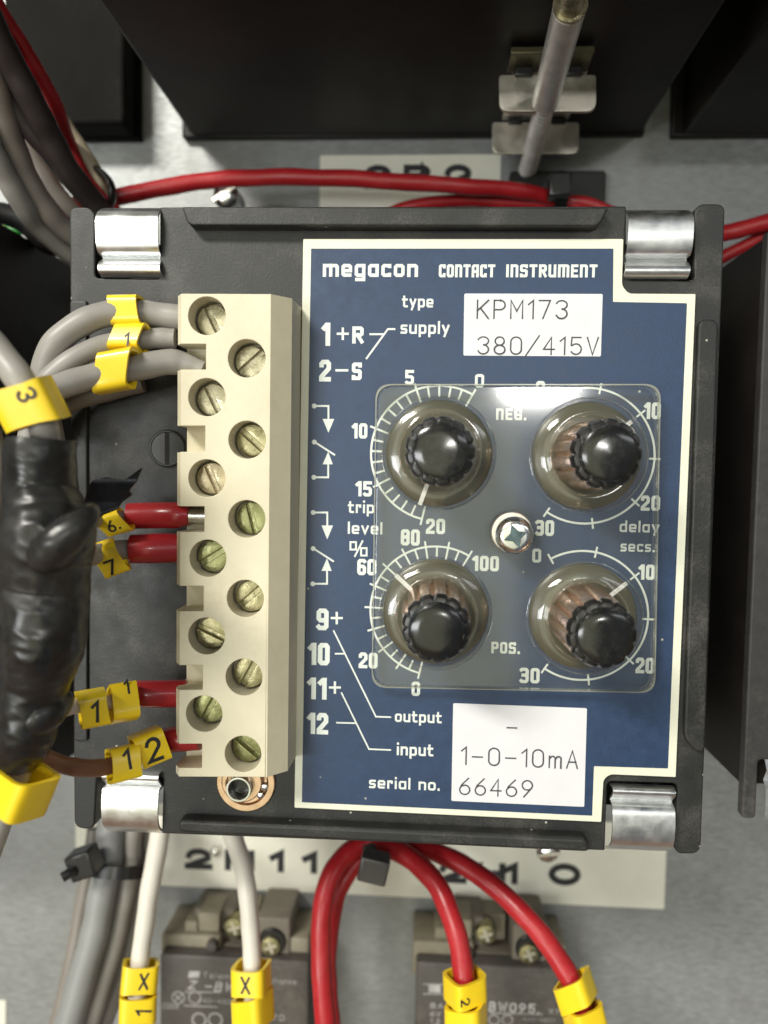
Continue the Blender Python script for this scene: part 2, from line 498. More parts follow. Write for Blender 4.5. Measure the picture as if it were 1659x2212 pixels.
# ------------------------------------------------------------------ lettering: stroke glyphs turned into ribbons
def arc(cx, cy, rx, ry, a0, a1, n=10):
    return [(cx + rx * math.cos(R(a0 + (a1 - a0) * i / n)), cy + ry * math.sin(R(a0 + (a1 - a0) * i / n))) for i in range(n + 1)]
W_, X_ = 0.5, 0.66
def cbox(w, h, c=0.09):
    return [(c, 0), (w - c, 0), (w, c), (w, h - c), (w - c, h), (c, h), (0, h - c), (0, c), (c, 0)]
BOLD = {
 '0': (W_, [cbox(W_, 1)]),
 '1': (0.26, [[(0.26, 0), (0.26, 1), (0.17, 1), (0.0, 0.84)]]),
 '2': (W_, [[(0, .82), (0, .9), (.1, 1), (W_ - .1, 1), (W_, .9), (W_, .62), (0, .14), (0, 0), (W_, 0)]]),
 '3': (W_, [[(0, .94), (.06, 1), (W_ - .1, 1), (W_, .9), (W_, .6), (W_ - .1, .52), (.16, .52)], [(W_ - .14, .52), (W_, .42), (W_, .1), (W_ - .1, 0), (.06, 0), (0, .06)]]),
 '5': (W_, [[(W_, 1), (0, 1), (0, .55), (W_ - .1, .55), (W_, .45), (W_, .1), (W_ - .1, 0), (.06, 0), (0, .06)]]),
 '6': (W_, [[(W_, .94), (W_ - .06, 1), (.1, 1), (0, .9), (0, .1), (.1, 0), (W_ - .1, 0), (W_, .1), (W_, .45), (W_ - .1, .55), (0, .55)]]),
 '8': (W_, [cbox(W_, 1), [(0, .53), (W_, .53)]]),
 '9': (W_, [[(0, .06), (.06, 0), (W_ - .1, 0), (W_, .1), (W_, .9), (W_ - .1, 1), (.1, 1), (0, .9), (0, .55), (.1, .45), (W_, .45)]]),
 'a': (W_, [[(W_, 0), (W_, X_), (.08, X_), (0, X_ - .08), (0, .08), (.08, 0), (W_, 0)]]),
 'c': (W_ - .06, [[(W_ - .06, X_ - .05), (W_ - .06, X_), (.08, X_), (0, X_ - .08), (0, .08), (.08, 0), (W_ - .06, 0), (W_ - .06, .05)]]),
 'd': (W_, [[(W_, 1), (W_, 0), (.08, 0), (0, .08), (0, X_ - .08), (.08, X_), (W_, X_)]]),
 'e': (W_, [[(0, .31), (W_, .31), (W_, X_ - .08), (W_ - .08, X_), (.08, X_), (0, X_ - .08), (0, .08), (.08, 0), (W_ - .04, 0)]]),
 'g': (W_, [[(W_, 0), (.08, 0), (0, .08), (0, X_ - .08), (.08, X_), (W_, X_), (W_, -.3), (0.04, -.3)]]),
 'i': (0.0, [[(0, 0), (0, X_)], [(0, 1.03), (0, 1.05)]]),
 'l': (0.0, [[(0, 0), (0, 1)]]),
 'm': (.86, [[(0, 0), (0, X_), (.78, X_), (.86, X_ - .08), (.86, 0)], [(.43, X_), (.43, 0)]]),
 'n': (W_, [[(0, 0), (0, X_), (W_ - .08, X_), (W_, X_ - .08), (W_, 0)]]),
 'o': (W_, [cbox(W_, X_)]),
 'p': (W_, [[(0, -.3), (0, X_), (W_ - .08, X_), (W_, X_ - .08), (W_, .08), (W_ - .08, 0), (0, 0)]]),
 'q': (W_, [[(W_, -.3), (W_, X_), (.08, X_), (0, X_ - .08), (0, .08), (.08, 0), (W_, 0)]]),
 'r': (.32, [[(0, 0), (0, X_), (.32, X_), (.32, X_ - .14)]]),
 's': (W_ - .08, [[(W_ - .08, X_), (.06, X_), (0, X_ - .06), (0, .40), (.06, .33), (W_ - .14, .33), (W_ - .08, .27), (W_ - .08, .06), (W_ - .14, 0), (0, 0)]]),
 't': (.36, [[(.08, .95), (.08, .08), (.16, 0), (.36, 0)], [(-.04, X_), (.34, X_)]]),
 'u': (W_, [[(0, X_), (0, .08), (.08, 0), (W_, 0), (W_, X_)]]),
 'v': (W_, [[(0, X_), (W_ * .5, 0), (W_, X_)]]),
 'y': (W_, [[(0, X_), (W_ * .52, 0.02)], [(W_, X_), (W_ * .3, -.3)]]),
 'A': (W_, [[(0, 0), (0, .9), (.1, 1), (W_, 1), (W_, 0)], [(0, .42), (W_, .42)]]),
 'B': (W_, [[(0, 0), (0, 1), (W_ - .08, 1), (W_, .92), (W_, .58), (W_ - .08, .52), (0, .52)], [(W_ - .08, .52), (W_, .44), (W_, .08), (W_ - .08, 0), (0, 0)]]),
 'C': (W_ - .04, [[(W_ - .04, .86), (W_ - .04, 1), (.08, 1), (0, .92), (0, .08), (.08, 0), (W_ - .04, 0), (W_ - .04, .14)]]),
 'E': (W_ - .06, [[(W_ - .06, 1), (0, 1), (0, 0), (W_ - .06, 0)], [(0, .5), (W_ - .12, .5)]]),
 'F': (W_ - .06, [[(W_ - .06, 1), (0, 1), (0, 0)], [(0, .5), (W_ - .12, .5)]]),
 'G': (W_, [[(W_, .8), (W_, 1), (.08, 1), (0, .92), (0, .08), (.08, 0), (W_, 0), (W_, .45), (.28, .45)]]),
 'I': (0.0, [[(0, 0), (0, 1)]]),
 'N': (W_, [[(0, 0), (0, 1), (W_ - .08, 1), (W_, .92), (W_, 0)]]),
 'M': (.84, [[(0, 0), (0, 1), (.76, 1), (.84, .92), (.84, 0)], [(.42, 1), (.42, 0)]]),
 'O': (W_, [cbox(W_, 1)]),
 'P': (W_, [[(0, 0), (0, 1), (W_ - .08, 1), (W_, .92), (W_, .55), (W_ - .08, .47), (0, .47)]]),
 'R': (W_, [[(0, 0), (0, 1), (W_ - .08, 1), (W_, .92), (W_, .58), (W_ - .08, .5), (0, .5)], [(W_ * .45, .5), (W_, 0)]]),
 'S': (W_, [[(W_, .9), (W_, 1), (.06, 1), (0, .94), (0, .58), (.06, .52), (W_ - .06, .52), (W_, .46), (W_, .06), (W_ - .06, 0), (0, 0), (0, .1)]]),
 'T': (W_, [[(0, 1), (W_, 1)], [(W_ / 2, 1), (W_ / 2, 0)]]),
 'U': (W_, [[(0, 1), (0, .08), (.08, 0), (W_, 0), (W_, 1)]]),
 '.': (0.0, [[(0, -.02), (0, .03)]]),
 '-': (.34, [[(0, .45), (.34, .45)]]),
 ' ': (.2, []),
}
T_ = 0.56
THIN = {
 '0': (T_, [arc(T_ / 2, .72, T_ / 2, .28, 0, 180) + arc(T_ / 2, .28, T_ / 2, .28, 180, 360) + [(T_, .72)]]),
 '1': (.24, [[(0, .78), (.24, 1), (.24, 0)]]),
 '2': (T_, [arc(T_ / 2, .72, T_ / 2, .28, 170, -35) + [(0, 0), (T_, 0)]]),
 '3': (T_, [arc(T_ / 2, .76, T_ / 2, .24, 160, -80), arc(T_ / 2, .27, T_ / 2, .27, 85, -160)]),
 '4': (T_, [[(.4, 0), (.4, 1), (0, .3), (T_, .3)]]),
 '5': (T_, [[(T_ - .04, 1), (.06, 1), (.03, .54)] + arc(T_ / 2, .32, T_ / 2, .31, 140, -150)]),
 '6': (T_, [[(T_ - .08, 1), (.1, .58)] + arc(T_ / 2, .29, T_ / 2, .29, 140, 500, 18)]),
 '7': (T_, [[(0, 1), (T_, 1), (.2, 0)]]),
 '8': (T_, [arc(T_ / 2, .76, T_ / 2 - .04, .24, 0, 360, 18), arc(T_ / 2, .26, T_ / 2, .26, 0, 360, 18)]),
 '9': (T_, [arc(T_ / 2, .71, T_ / 2, .29, -40, 320, 18)[::-1] + [(.1, 0)]]),
 '-': (T_, [[(.02, .45), (T_ - .02, .45)]]),
 '/': (T_, [[(-.06, -.08), (T_ + .06, 1.08)]]),
 '.': (0.05, [[(0, 0), (0.05, 0)]]),
 'A': (T_, [[(0, 0), (T_ / 2, 1), (T_, 0)], [(.1, .36), (T_ - .1, .36)]]),
 'B': (T_, [[(0, 0), (0, 1), (.3, 1)] + arc(.3, .77, .22, .23, 90, -90) + [(0, .54)], [(.3, .54)] + arc(.3, .27, .26, .27, 90, -90) + [(0, 0)]]),
 'C': (T_, [arc(T_ / 2, .7, T_ / 2, .3, 20, 180) + arc(T_ / 2, .3, T_ / 2, .3, 180, 340)]),
 'F': (T_ - .06, [[(0, 0), (0, 1), (T_ - .06, 1)], [(0, .52), (T_ - .14, .52)]]),
 'H': (T_, [[(0, 0), (0, 1)], [(T_, 0), (T_, 1)], [(0, .5), (T_, .5)]]),
 'K': (T_, [[(0, 0), (0, 1)], [(T_, 1), (0, .42)], [(.16, .55), (T_, 0)]]),
 'M': (T_ + .04, [[(0, 0), (0, 1), (T_ / 2 + .02, .4), (T_ + .04, 1), (T_ + .04, 0)]]),
 'P': (T_, [[(0, 0), (0, 1), (.3, 1)] + arc(.3, .74, .26, .26, 90, -90) + [(0, .48)]]),
 'T': (T_, [[(0, 1), (T_, 1)], [(T_ / 2, 1), (T_ / 2, 0)]]),
 'V': (T_, [[(0, 1), (T_ / 2, 0), (T_, 1)]]),
 'W': (T_ + .2, [[(0, 1), (.18, 0), (T_ / 2 + .1, .8), (T_ + .02, 0), (T_ + .2, 1)]]),
 'X': (T_, [[(0, 0), (T_, 1)], [(0, 1), (T_, 0)]]),
 'Z': (T_, [[(0, 1), (T_, 1), (0, 0), (T_, 0)]]),
 'm': (T_ + .04, [[(0, 0), (0, .66)], [(0, .5), (.1, .64), (.2, .66), (.3, .58), (.3, 0)], [(.3, .5), (.4, .64), (.5, .66), (.6, .58), (.6, 0)]]),
 ' ': (.3, []),
}
for ch in "aceilnoqrstu":
    THIN.setdefault(ch, BOLD[ch])
def wide_font():
    s = 1.0
    return {
     '2': (s, [arc(s / 2, .66, s / 2 - .05, .34, 175, -20, 14) + [(0.05, 0.02)], [(0, 0), (s, 0)]]),
     'B': (s, [[(0, 0), (0, 1), (.62, 1)] + arc(.62, .77, .3, .23, 90, -90, 8) + [(0, .54)], [(.62, .54)] + arc(.62, .27, .36, .27, 90, -90, 8) + [(0, 0)]]),
     'H': (s, [[(0, 0), (0, 1)], [(s, 0), (s, 1)], [(0, .5), (s, .5)]]),
     '1': (.34, [[(0, .72), (.34, 1), (.34, 0)]]),
     'O': (s, [arc(s / 2, .5, s / 2, .5, 0, 360, 26)]),
     ' ': (.8, []),
    }
WIDE = wide_font()

def ribbon(mb, pts, half, fr, lift, inc=0.0):
    """pts 2-D in frame fr=(O, ex, ey, n) -> mitred strip"""
    O, ex, ey, n = fr
    p = [Vector(q) for q in pts]
    closed = (p[0] - p[-1]).length < 1e-6 and len(p) > 2
    if closed:
        p = p[:-1]
    N = len(p)
    L, Rr = [], []
    for i in range(N):
        a = p[i - 1] if (closed or i > 0) else None
        c = p[(i + 1) % N] if (closed or i < N - 1) else None
        b = p[i]
        d1 = (b - a).normalized() if a is not None else (c - b).normalized()
        d2 = (c - b).normalized() if c is not None else d1
        t = d1 + d2
        t = d1 if t.length < 0.2 else t.normalized()
        nn = Vector((-t.y, t.x))
        k = half / max(0.45, nn.dot(Vector((-d1.y, d1.x))))
        e = Vector((0, 0))
        if not closed and i == 0:
            e = -d2 * half
        if not closed and i == N - 1:
            e = d1 * half
        L.append(b + nn * k + e); Rr.append(b - nn * k + e)
    to = lambda i, q: O + ex * q.x + ey * q.y + n * (lift + inc * i)
    vs = [to(i, q) for i, q in enumerate(L)] + [to(i, q) for i, q in enumerate(Rr)]
    fs = []
    for i in range(N if closed else N - 1):
        j = (i + 1) % N
        fs.append((i, N + i, N + j, j))
    mb.add(vs, fs)

STEP = 0.058
def text(mb, s, font, t, fr, height, width=None, gap=0.16, kind='c', lean=0.0):
    """ink height = cap height (kind c) or x-height (kind x); baseline of the ink at the frame origin"""
    ref = 1.0 if kind == 'c' else X_
    k = height / (ref + t)
    x = 0.0; lay = []
    for ch in s:
        w, st = font[ch]
        lay.append((x, st)); x += w + t + gap
    total = x - gap
    kx = width / total if width else k
    O, ex, ey, n = fr
    idx = 0
    for x0, st in lay:
        for j, pl in enumerate(st):
            q = [((x0 + t / 2 + a + lean * b) * kx / k, b + t / 2) for a, b in pl]
            ribbon(mb, [(a * k, b * k) for a, b in q], t * k / 2, fr, 0.01 + STEP * (j % 3), 0.003)
EX, EY, EZ = Vector((1, 0, 0)), Vector((0, 1, 0)), Vector((0, 0, 1))
def ptext(mb, s, x0, x1, ytop, ybot, w, font=BOLD, t=0.28, kind='c', gap=0.16, lean=0.0):
    a = P(x0, ybot, w); b = P(x1, ybot, w); c = P(x0, ytop, w)
    text(mb, s, font, t, (a, EX, EY, EZ), c.y - a.y, b.x - a.x, gap, kind, lean)
def pline(mb, pts, width_px, w, lift=0.02):
    ribbon(mb, [F(x, y, w) for x, y in pts], mm(width_px, w) / 2, (Vector((0, 0, w)), EX, EY, EZ), lift, 0.002)
def disc(mb, c, r, w, lift=0.04, n=20):
    vs = [(c[0] + r * math.cos(2 * math.pi * i / n), c[1] + r * math.sin(2 * math.pi * i / n), w + lift) for i in range(n)]
    mb.add(vs, [tuple(range(n))])
def tri(mb, pts, w, lift=0.045):
    q = [F(x, y, w) for x, y in pts]
    if signed_area(q) < 0:
        q.reverse()
    mb.add([(a, b, w + lift) for a, b in q], [(0, 1, 2)])

# ================================================================== the setting
panel = make("back_panel", slab([[(-400, -400), (400, -400), (400, 400), (-400, 400)]], PANEL - 2, PANEL), M['panel'])
panel['kind'] = 'structure'

# ================================================================== the big enclosures around the instrument
def enclosure(name, label, u0, u1, v0, v1, w1, mt, cat, foot=True):
    t = thing(name, label, cat, ((u0 + u1) / 2, (v0 + v1) / 2, PANEL))
    make("case", box(u0, u1, v0, v1, PANEL + (2.2 if foot else 0), w1, 0.8), mt, t)
    if foot:
        make("base_flange", box(u0 - 2.2, u1 + 0.6, v0 - 0.2, v1 + 1.2, PANEL, PANEL + 2.2, 0.4), mt, t)
    return t
# upper middle case
ul = P(420, 304, PANEL); ur = P(1381, 302, PANEL)
big = enclosure("transformer_case", "widest black case, above the instrument, with the steel clamp under it", ul.x, ur.x, ul.y, ul.y + 120, 40, M['box'], "case")
# upper left case
lr = P(303, 307, PANEL); ll = P(58, 307, PANEL)
enclosure("side_case", "low black case in the upper left corner behind the bundle of cables", ll.x, lr.x, lr.y, lr.y + 130, -46, M['box2'], "case")
rl = P(1466, 301, PANEL)
enclosure("side_case", "black case in the upper right corner beside the steel clamp", rl.x, rl.x + 110, rl.y, rl.y + 130, 4, M['box'], "case")
# left neighbour
q1 = P(200, 596, PANEL); q2 = P(200, 1597, PANEL)
enclosure("side_case", "black case at the left edge behind the heat shrink sleeve", q1.x - 90, q1.x, q2.y, q1.y, -12, M['box'], "case", foot=False)

# right neighbour: the same kind of instrument
nb = thing("neighbour_instrument", "dark grey instrument cut off by the right edge of the photo", "instrument", (100, 0, PANEL))
na, nc = P(1648, 497, -8), P(1612, 1768, -8)
un = (na.x + nc.x) / 2
make("case", slab([rounded([(un + .2, nc.y + 5), (un + 100, nc.y + 5), (un + 100, na.y - .6), (un + .2, na.y - .6)], .6)], PANEL, -10.2, 0.3), M['box'], nb)
tabw = 2.25
make("front_frame", slab([rounded([(un, nc.y), (un + tabw, nc.y), (un + tabw, nc.y + 10), (un + 12, nc.y + 10), (un + 12, nc.y), (un + 90, nc.y), (un + 90, na.y), (un, na.y)], .7)], -10, -8, 0.3), M['housing2'], nb)
cp = [(-2.2, 10.5, -8.6), (-.5, 8.5, -7.4), (.3, 6.5, -8.5), (.5, 5.5, -7.4), (.4, 0.5, -7.2), (-.6, -.5, -9)]
mbc = MB()
pr = [Vector((0, nc.y + p[1], p[2])) for p in cp]
for a, b in zip(pr[:-1], pr[1:]):
    mbc.quad((un + 3.4, a.y, a.z), (un + 11.4, a.y, a.z), (un + 11.4, b.y, b.z), (un + 3.4, b.y, b.z))
make("spring_clip", mbc, M['clip'], nb, weld=True)

# ================================================================== clamp with threaded rod under the big case
cl = thing("clamp_bracket", "small steel clamp with a long slotted screw under the widest black case", "clamp", P(1165, 300, -40))
vb = ul.y
def px_plate(x0, x1, y0, y1, w, th, r, mt, nm, hole=None):
    pl = [F(x0, y0, w), F(x1, y0, w), F(x1, y1, w), F(x0, y1, w)]
    polys = [rounded(pl, [0.6, 0.6, r, r])]
    if hole:
        polys.append(circle(F(*hole[:2], w), hole[2], 24))
    return make(nm, slab(polys, w - th / 2, w + th / 2, 0.12), mt, cl)
px_plate(1078, 1287, 164, 243, -24, 0.9, 1.9, M['steel'], "clamp_plate")
px_plate(1063, 1250, 266, 334, -43, 0.9, 1.7, M['steel'], "clamp_plate")
s0, s1 = F(1095, 200, -24), F(1268, 200, -24)
make("clamp_strap", box(s0[0], s1[0], vb - 1.6, vb - 0.5, -25, -18.5, 0.15), M['strap'], cl)
s2, s3 = F(1086, 255, -42), F(1230, 255, -42)
make("clamp_strap", box(s2[0], s3[0], vb - 1.5, vb - 0.6, -43.2, -25.2, 0.15), M['steel'], cl)
for xx in (1130, 1236):
    c0 = F(xx, 172, -24)
    make("lug", box(c0[0] - 1.6, c0[0] + 1.6, vb - 3.2, vb - 1.6, -25.5, -22.6, 0.3), M['blackrubber'], cl)
for xx in (1112, 1205):
    c0 = F(xx, 276, -43)
    make("lug", box(c0[0] - 1.5, c0[0] + 1.5, vb - 2.8, vb - 1.65, -43.6, -42.2, 0.3), M['blackrubber'], cl)
ra, rb = P(1140, 366, -52), P(1230, 18, 4)
ax_r = (rb - ra).normalized()
thr_end = ra + ax_r * 30.0
make("rod", tube([thr_end, rb], 2.4, n=4), M['rod'], cl)
# thread: ridged bar
path_n = 200
vs, fs = [], []
e1 = ax_r.cross(EY).normalized(); e2 = ax_r.cross(e1)
for i in range(path_n + 1):
    p = ra.lerp(thr_end, i / path_n)
    for k in range(20):
        th = 2 * math.pi * k / 20
        r_ = 1.64 + 0.34 * math.cos(2 * math.pi * i / 9.0 + th)
        vs.append(p + e1 * r_ * math.cos(th) + e2 * r_ * math.sin(th))
for i in range(path_n):
    for k in range(20):
        j = (k + 1) % 20
        fs.append((i * 20 + k, i * 20 + j, (i + 1) * 20 + j, (i + 1) * 20 + k))
fs.append(tuple(range(20)))
make("thread", MB().add(vs, fs), M['rod'], cl, sharp=80)
mbh = tube([rb, rb + ax_r * 0.9, rb + ax_r * 1.0, rb + ax_r * 7], [2.28, 2.5, 1.9, 2.0], n=3)
make("rod_head", mbh, M['brass'][0], cl)

# ================================================================== tape labels on the panel
def tape(name, label, x0, y0, x1, y1, runs, parent_cat="label"):
    a, b = P(x0, y1, PANEL), P(x1, y0, PANEL)
    t = thing(name, label, parent_cat, ((a.x + b.x) / 2, (a.y + b.y) / 2, PANEL))
    make("tape_strip", slab([rounded([(a.x, a.y), (b.x, a.y), (b.x, b.y), (a.x, b.y)], .3)], PANEL, PANEL + 0.18), M['label'], t)
    mbt = MB()
    for (s, xa, xb, yt, yb, st) in runs:
        ptext(mbt, s, xa, xb, yt, yb, PANEL + 0.2, WIDE, st, gap=0.42)
    if runs:
        flat("lettering", mbt, M['dark_ink'], t)
    return t
tape("tape_label", "cream label reading 2B2 half hidden by the red wire above the instrument", 690, 334, 1082, 470, [("2B2", 783, 1022, 356, 408, 0.36)])
tape("tape_label", "long cream label reading 2H11 and 2H10 below the instrument", 165, 1780, 1441, 1903, [])
lb = bpy.data.objects.get("tape_label.001")
mbt, mbt2 = MB(), MB()
for s, xa, xb, yt, yb in (("2", 396, 462, 1831, 1876), ("H", 482, 553, 1834, 1880), ("1", 578, 617, 1836, 1883), ("1", 648, 689, 1839, 1886),
                          ("2", 943, 1011, 1861, 1906), ("H", 1026, 1094, 1862, 1908), ("1", 1082, 1122, 1863, 1909), ("O", 1180, 1258, 1863, 1911)):
    ptext(mbt if xa < 900 else mbt2, s, xa, xb, yt, yb, PANEL + 0.2, WIDE, 0.4)
flat("lettering", mbt, M['dark_ink'], lb)
flat("lettering", mbt2, M['dark_ink'], lb)
tag(make("paper_scrap", slab([[F(-30, 2160, PANEL), F(13, 2160, PANEL), F(13, 2260, PANEL), F(-30, 2260, PANEL)]], PANEL, PANEL + .2), M['label']),
    "corner of a cream label at the lower left edge of the photo", "label")

# ================================================================== screws in the panel
def slot_screw(name, label, x, y, w, r, ang, mt, dome=1.2):
    c = F(x, y, w)
    prof = [(r, w - 6), (r, w - .4), (r * .96, w), (r * .8, w + dome * .5), (r * .5, w + dome * .85), (0.02, w + dome)]
    t = thing(name, label, "screw", (c[0], c[1], w - 6))
    make("head", lathe(c, prof, 36), mt, t)
    d = Vector((math.cos(R(ang)), math.sin(R(ang)), 0)); e = Vector((-d.y, d.x, 0))
    make("slot", boxat((c[0], c[1], w + dome * .55), d, e, EZ, r * 2.02, r * .3, dome * 0.98, 0.02), M['steel'], t)
    return t
slot_screw("panel_screw", "domed slotted screw just above the instrument under the red wire", 487, 421, -40, 2.75, 32, M['zinc'])
slot_screw("panel_screw", "domed steel screw under the lower bar of the instrument", 1184, 1840, -34, 2.35, 10, M['zinc'])
slot_screw("panel_screw", "tiny bright rivet beside the numeral 2 on the lower cream label", 464, 1841, -53.5, 1.1, 40, M['zinc'], .6)

# ================================================================== the instrument
inst = thing("contact_instrument", "black framed instrument with blue front plate and four black knobs", "instrument", (0, 0, PANEL))
# frame with the four corner notches
fr_pts = [(150, 447), (191, 447), (205, 460), (205, 600), (345, 603), (345, 447), (1353, 445), (1353, 604), (1500, 606), (1500, 456), (1512, 440), (1567, 440),
          (1514, 1845), (1466, 1845), (1456, 1832), (1464, 1693), (1312, 1688), (1307, 1838), (349, 1801), (353, 1678), (209, 1674), (203, 1792), (160, 1790)]
fr_r = [1.2, .8, .5, .8, .8, .3, .3, .8, .8, .5, .8, 1.3, 1.6, 1.2, .6, .9, .9, .3, .3, .8, .8, 1.2, 1.6]
frame_mb = slab([rounded(pxpoly(fr_pts, 0), fr_r)], -7, 0, 0.28)
frame_mb.merge(slab([rounded([(-47.5, -45.5), (47, -45.5), (47, 46), (-47.5, 46)], 1.0)], PANEL, -7.05, 0.2))
# raised rims left and right
frame_mb.merge(slab([rounded(pxpoly([(152, 650), (189, 650), (190, 1600), (161, 1600)], 0.3), .5)], -0.5, 0.55, 0.25))
frame_mb.merge(slab([rounded(pxpoly([(1508, 690), (1551, 690), (1521, 1634), (1476, 1600)], 0.6), [1.8, 1.8, 1.8, 2.6])], -0.5, 0.9, 0.35))
# step around the right hand clips
make("housing", frame_mb, M['housing'], inst)
# gripping bars, top and bottom
def bar(x0, x1, y0, y1, slope, hgt, nm):
    a = F(x0, y0, hgt); b = F(x1, y0 + slope, hgt); c = F(x1 - 22, y1 + slope, hgt); d = F(x0 + 14, y1, hgt)
    return make(nm, slab([rounded([a, b, c, d], [.4, .4, .9, .9])], -1, hgt, 0.3), M['housing'], inst)
bar(392, 1316, 446, 486, 2, 2.6, "grip_bar")
a = F(384, 1772, 2.4); b = F(1266, 1812, 2.4); c = F(1276, 1842, 2.4); d = F(384, 1800, 2.4)
make("grip_bar", slab([rounded([a, b, c, d], [1.2, .8, 1.0, 1.2])], -1, 2.4, 0.55), M['housing'], inst)
# spring clips: a bent strip, profile in (v, w), swept along u
def clip(x0, x1, prof, shift=0.0):
    vs, fs = [], []
    th = 0.35
    path = spline([Vector((0, F((x0 + x1) / 2, y, w)[1], w)) for y, w in prof], 6)
    n = len(path)
    ul_, ur_ = F(x0, prof[2][0], 1)[0], F(x1, prof[2][0], 1)[0]
    for side in (1, -1):
        for i, p in enumerate(path):
            q0, q1_ = path[max(i - 1, 0)], path[min(i + 1, n - 1)]
            t = (q1_ - q0).normalized()
            nrm = Vector((0, -t.z, t.y))
            k = i / (n - 1)
            sh = shift * max(0, k - .55)
            p2 = p + nrm * th * 0.5 * side
            vs.append((ul_ + sh, p2.y, p2.z)); vs.append((ur_ + sh, p2.y, p2.z))
    m_ = 2 * n
    for i in range(n - 1):
        fs.append((2 * i, 2 * i + 1, 2 * i + 3, 2 * i + 2))
        fs.append((m_ + 2 * i, m_ + 2 * i + 2, m_ + 2 * i + 3, m_ + 2 * i + 1))
        fs.append((2 * i, 2 * i + 2, m_ + 2 * i + 2, m_ + 2 * i))
        fs.append((2 * i + 1, m_ + 2 * i + 1, m_ + 2 * i + 3, 2 * i + 3))
    for e in (0, n - 1):
        fs.append((2 * e, 2 * e + 1, m_ + 2 * e + 1, m_ + 2 * e))
    return make("spring_clip", MB().add(vs, fs), M['clip'], inst, sharp=50)
up = [(452, -6), (453, -1.2), (464, 1.0), (490, 1.45), (525, 1.2), (546, .4), (556, -1.1), (562, -.7), (571, .9), (584, 1.1), (596, .2), (598, -.6)]
clip(209, 343, up, 1.0)
clip(1356, 1497, [(y + 4, w) for y, w in up], -0.8)
lo = [(1794, -6), (1792, -1.2), (1782, .8), (1755, 1.35), (1722, 1.2), (1704, .7), (1697, -.6), (1692, -.2), (1684, 1.0), (1676, 1.1), (1667, .2), (1665, -.8)]
clip(222, 343, lo)
clip(1320, 1455, [(y + 40 - (8 if y < 1700 else 0), w) for y, w in lo], -0.2)
# the black retaining screw beside the terminals
c = F(363, 969, 0)
ang = R(90); d = Vector((math.cos(ang), math.sin(ang), 0)); e = Vector((-d.y, d.x, 0))
bs = make("retaining_screw", lathe(c, [(2.95, -1), (2.95, .35), (2.75, .6), (2.6, .6), (2.5, .42), (.02, .42)], 40), M['blackscrew'], inst)
make("slot", boxat((c[0], c[1], .35), d, e, EZ, 5.0, .75, .16, 0.0), M['box'], bs)  # near-black strip: the slot's shade is put into its colour
# washer and socket under the terminal block
c = F(531, 1690, 0.3)
ws = make("washer", lathe(c, [(4.75, 0), (4.75, .35), (4.6, .5), (3.7, .5), (3.55, .35), (3.4, .15), (2.2, .12)], 48), M['copper'], inst)
make("washer_lug", slab([circle((c[0] - .5, c[1] + .3), 3.3, 36), circle((c[0] - 1.0, c[1] + .0), 1.95, 30)], .3, 1.1, .2), M['copper'], inst)
c2 = F(516, 1704, 2)
make("socket", lathe(c2, [(2.05, 0.2), (2.05, 2.2), (1.95, 2.35), (1.7, 2.35), (1.6, 2.2), (1.5, -.2)], 36), M['zinc'], inst)
make("socket_bore", lathe(c2, [(1.5, 0.3), (.02, 0.28)], 30, False), M['tie'], inst)
for xx, yy in ((572, 1700), (563, 1718)):
    q = F(xx, yy, .6)
    make("washer_tooth", lathe(q, [(.55, .4), (.5, .9), (.02, 1.05)], 16), M['zinc'], inst)

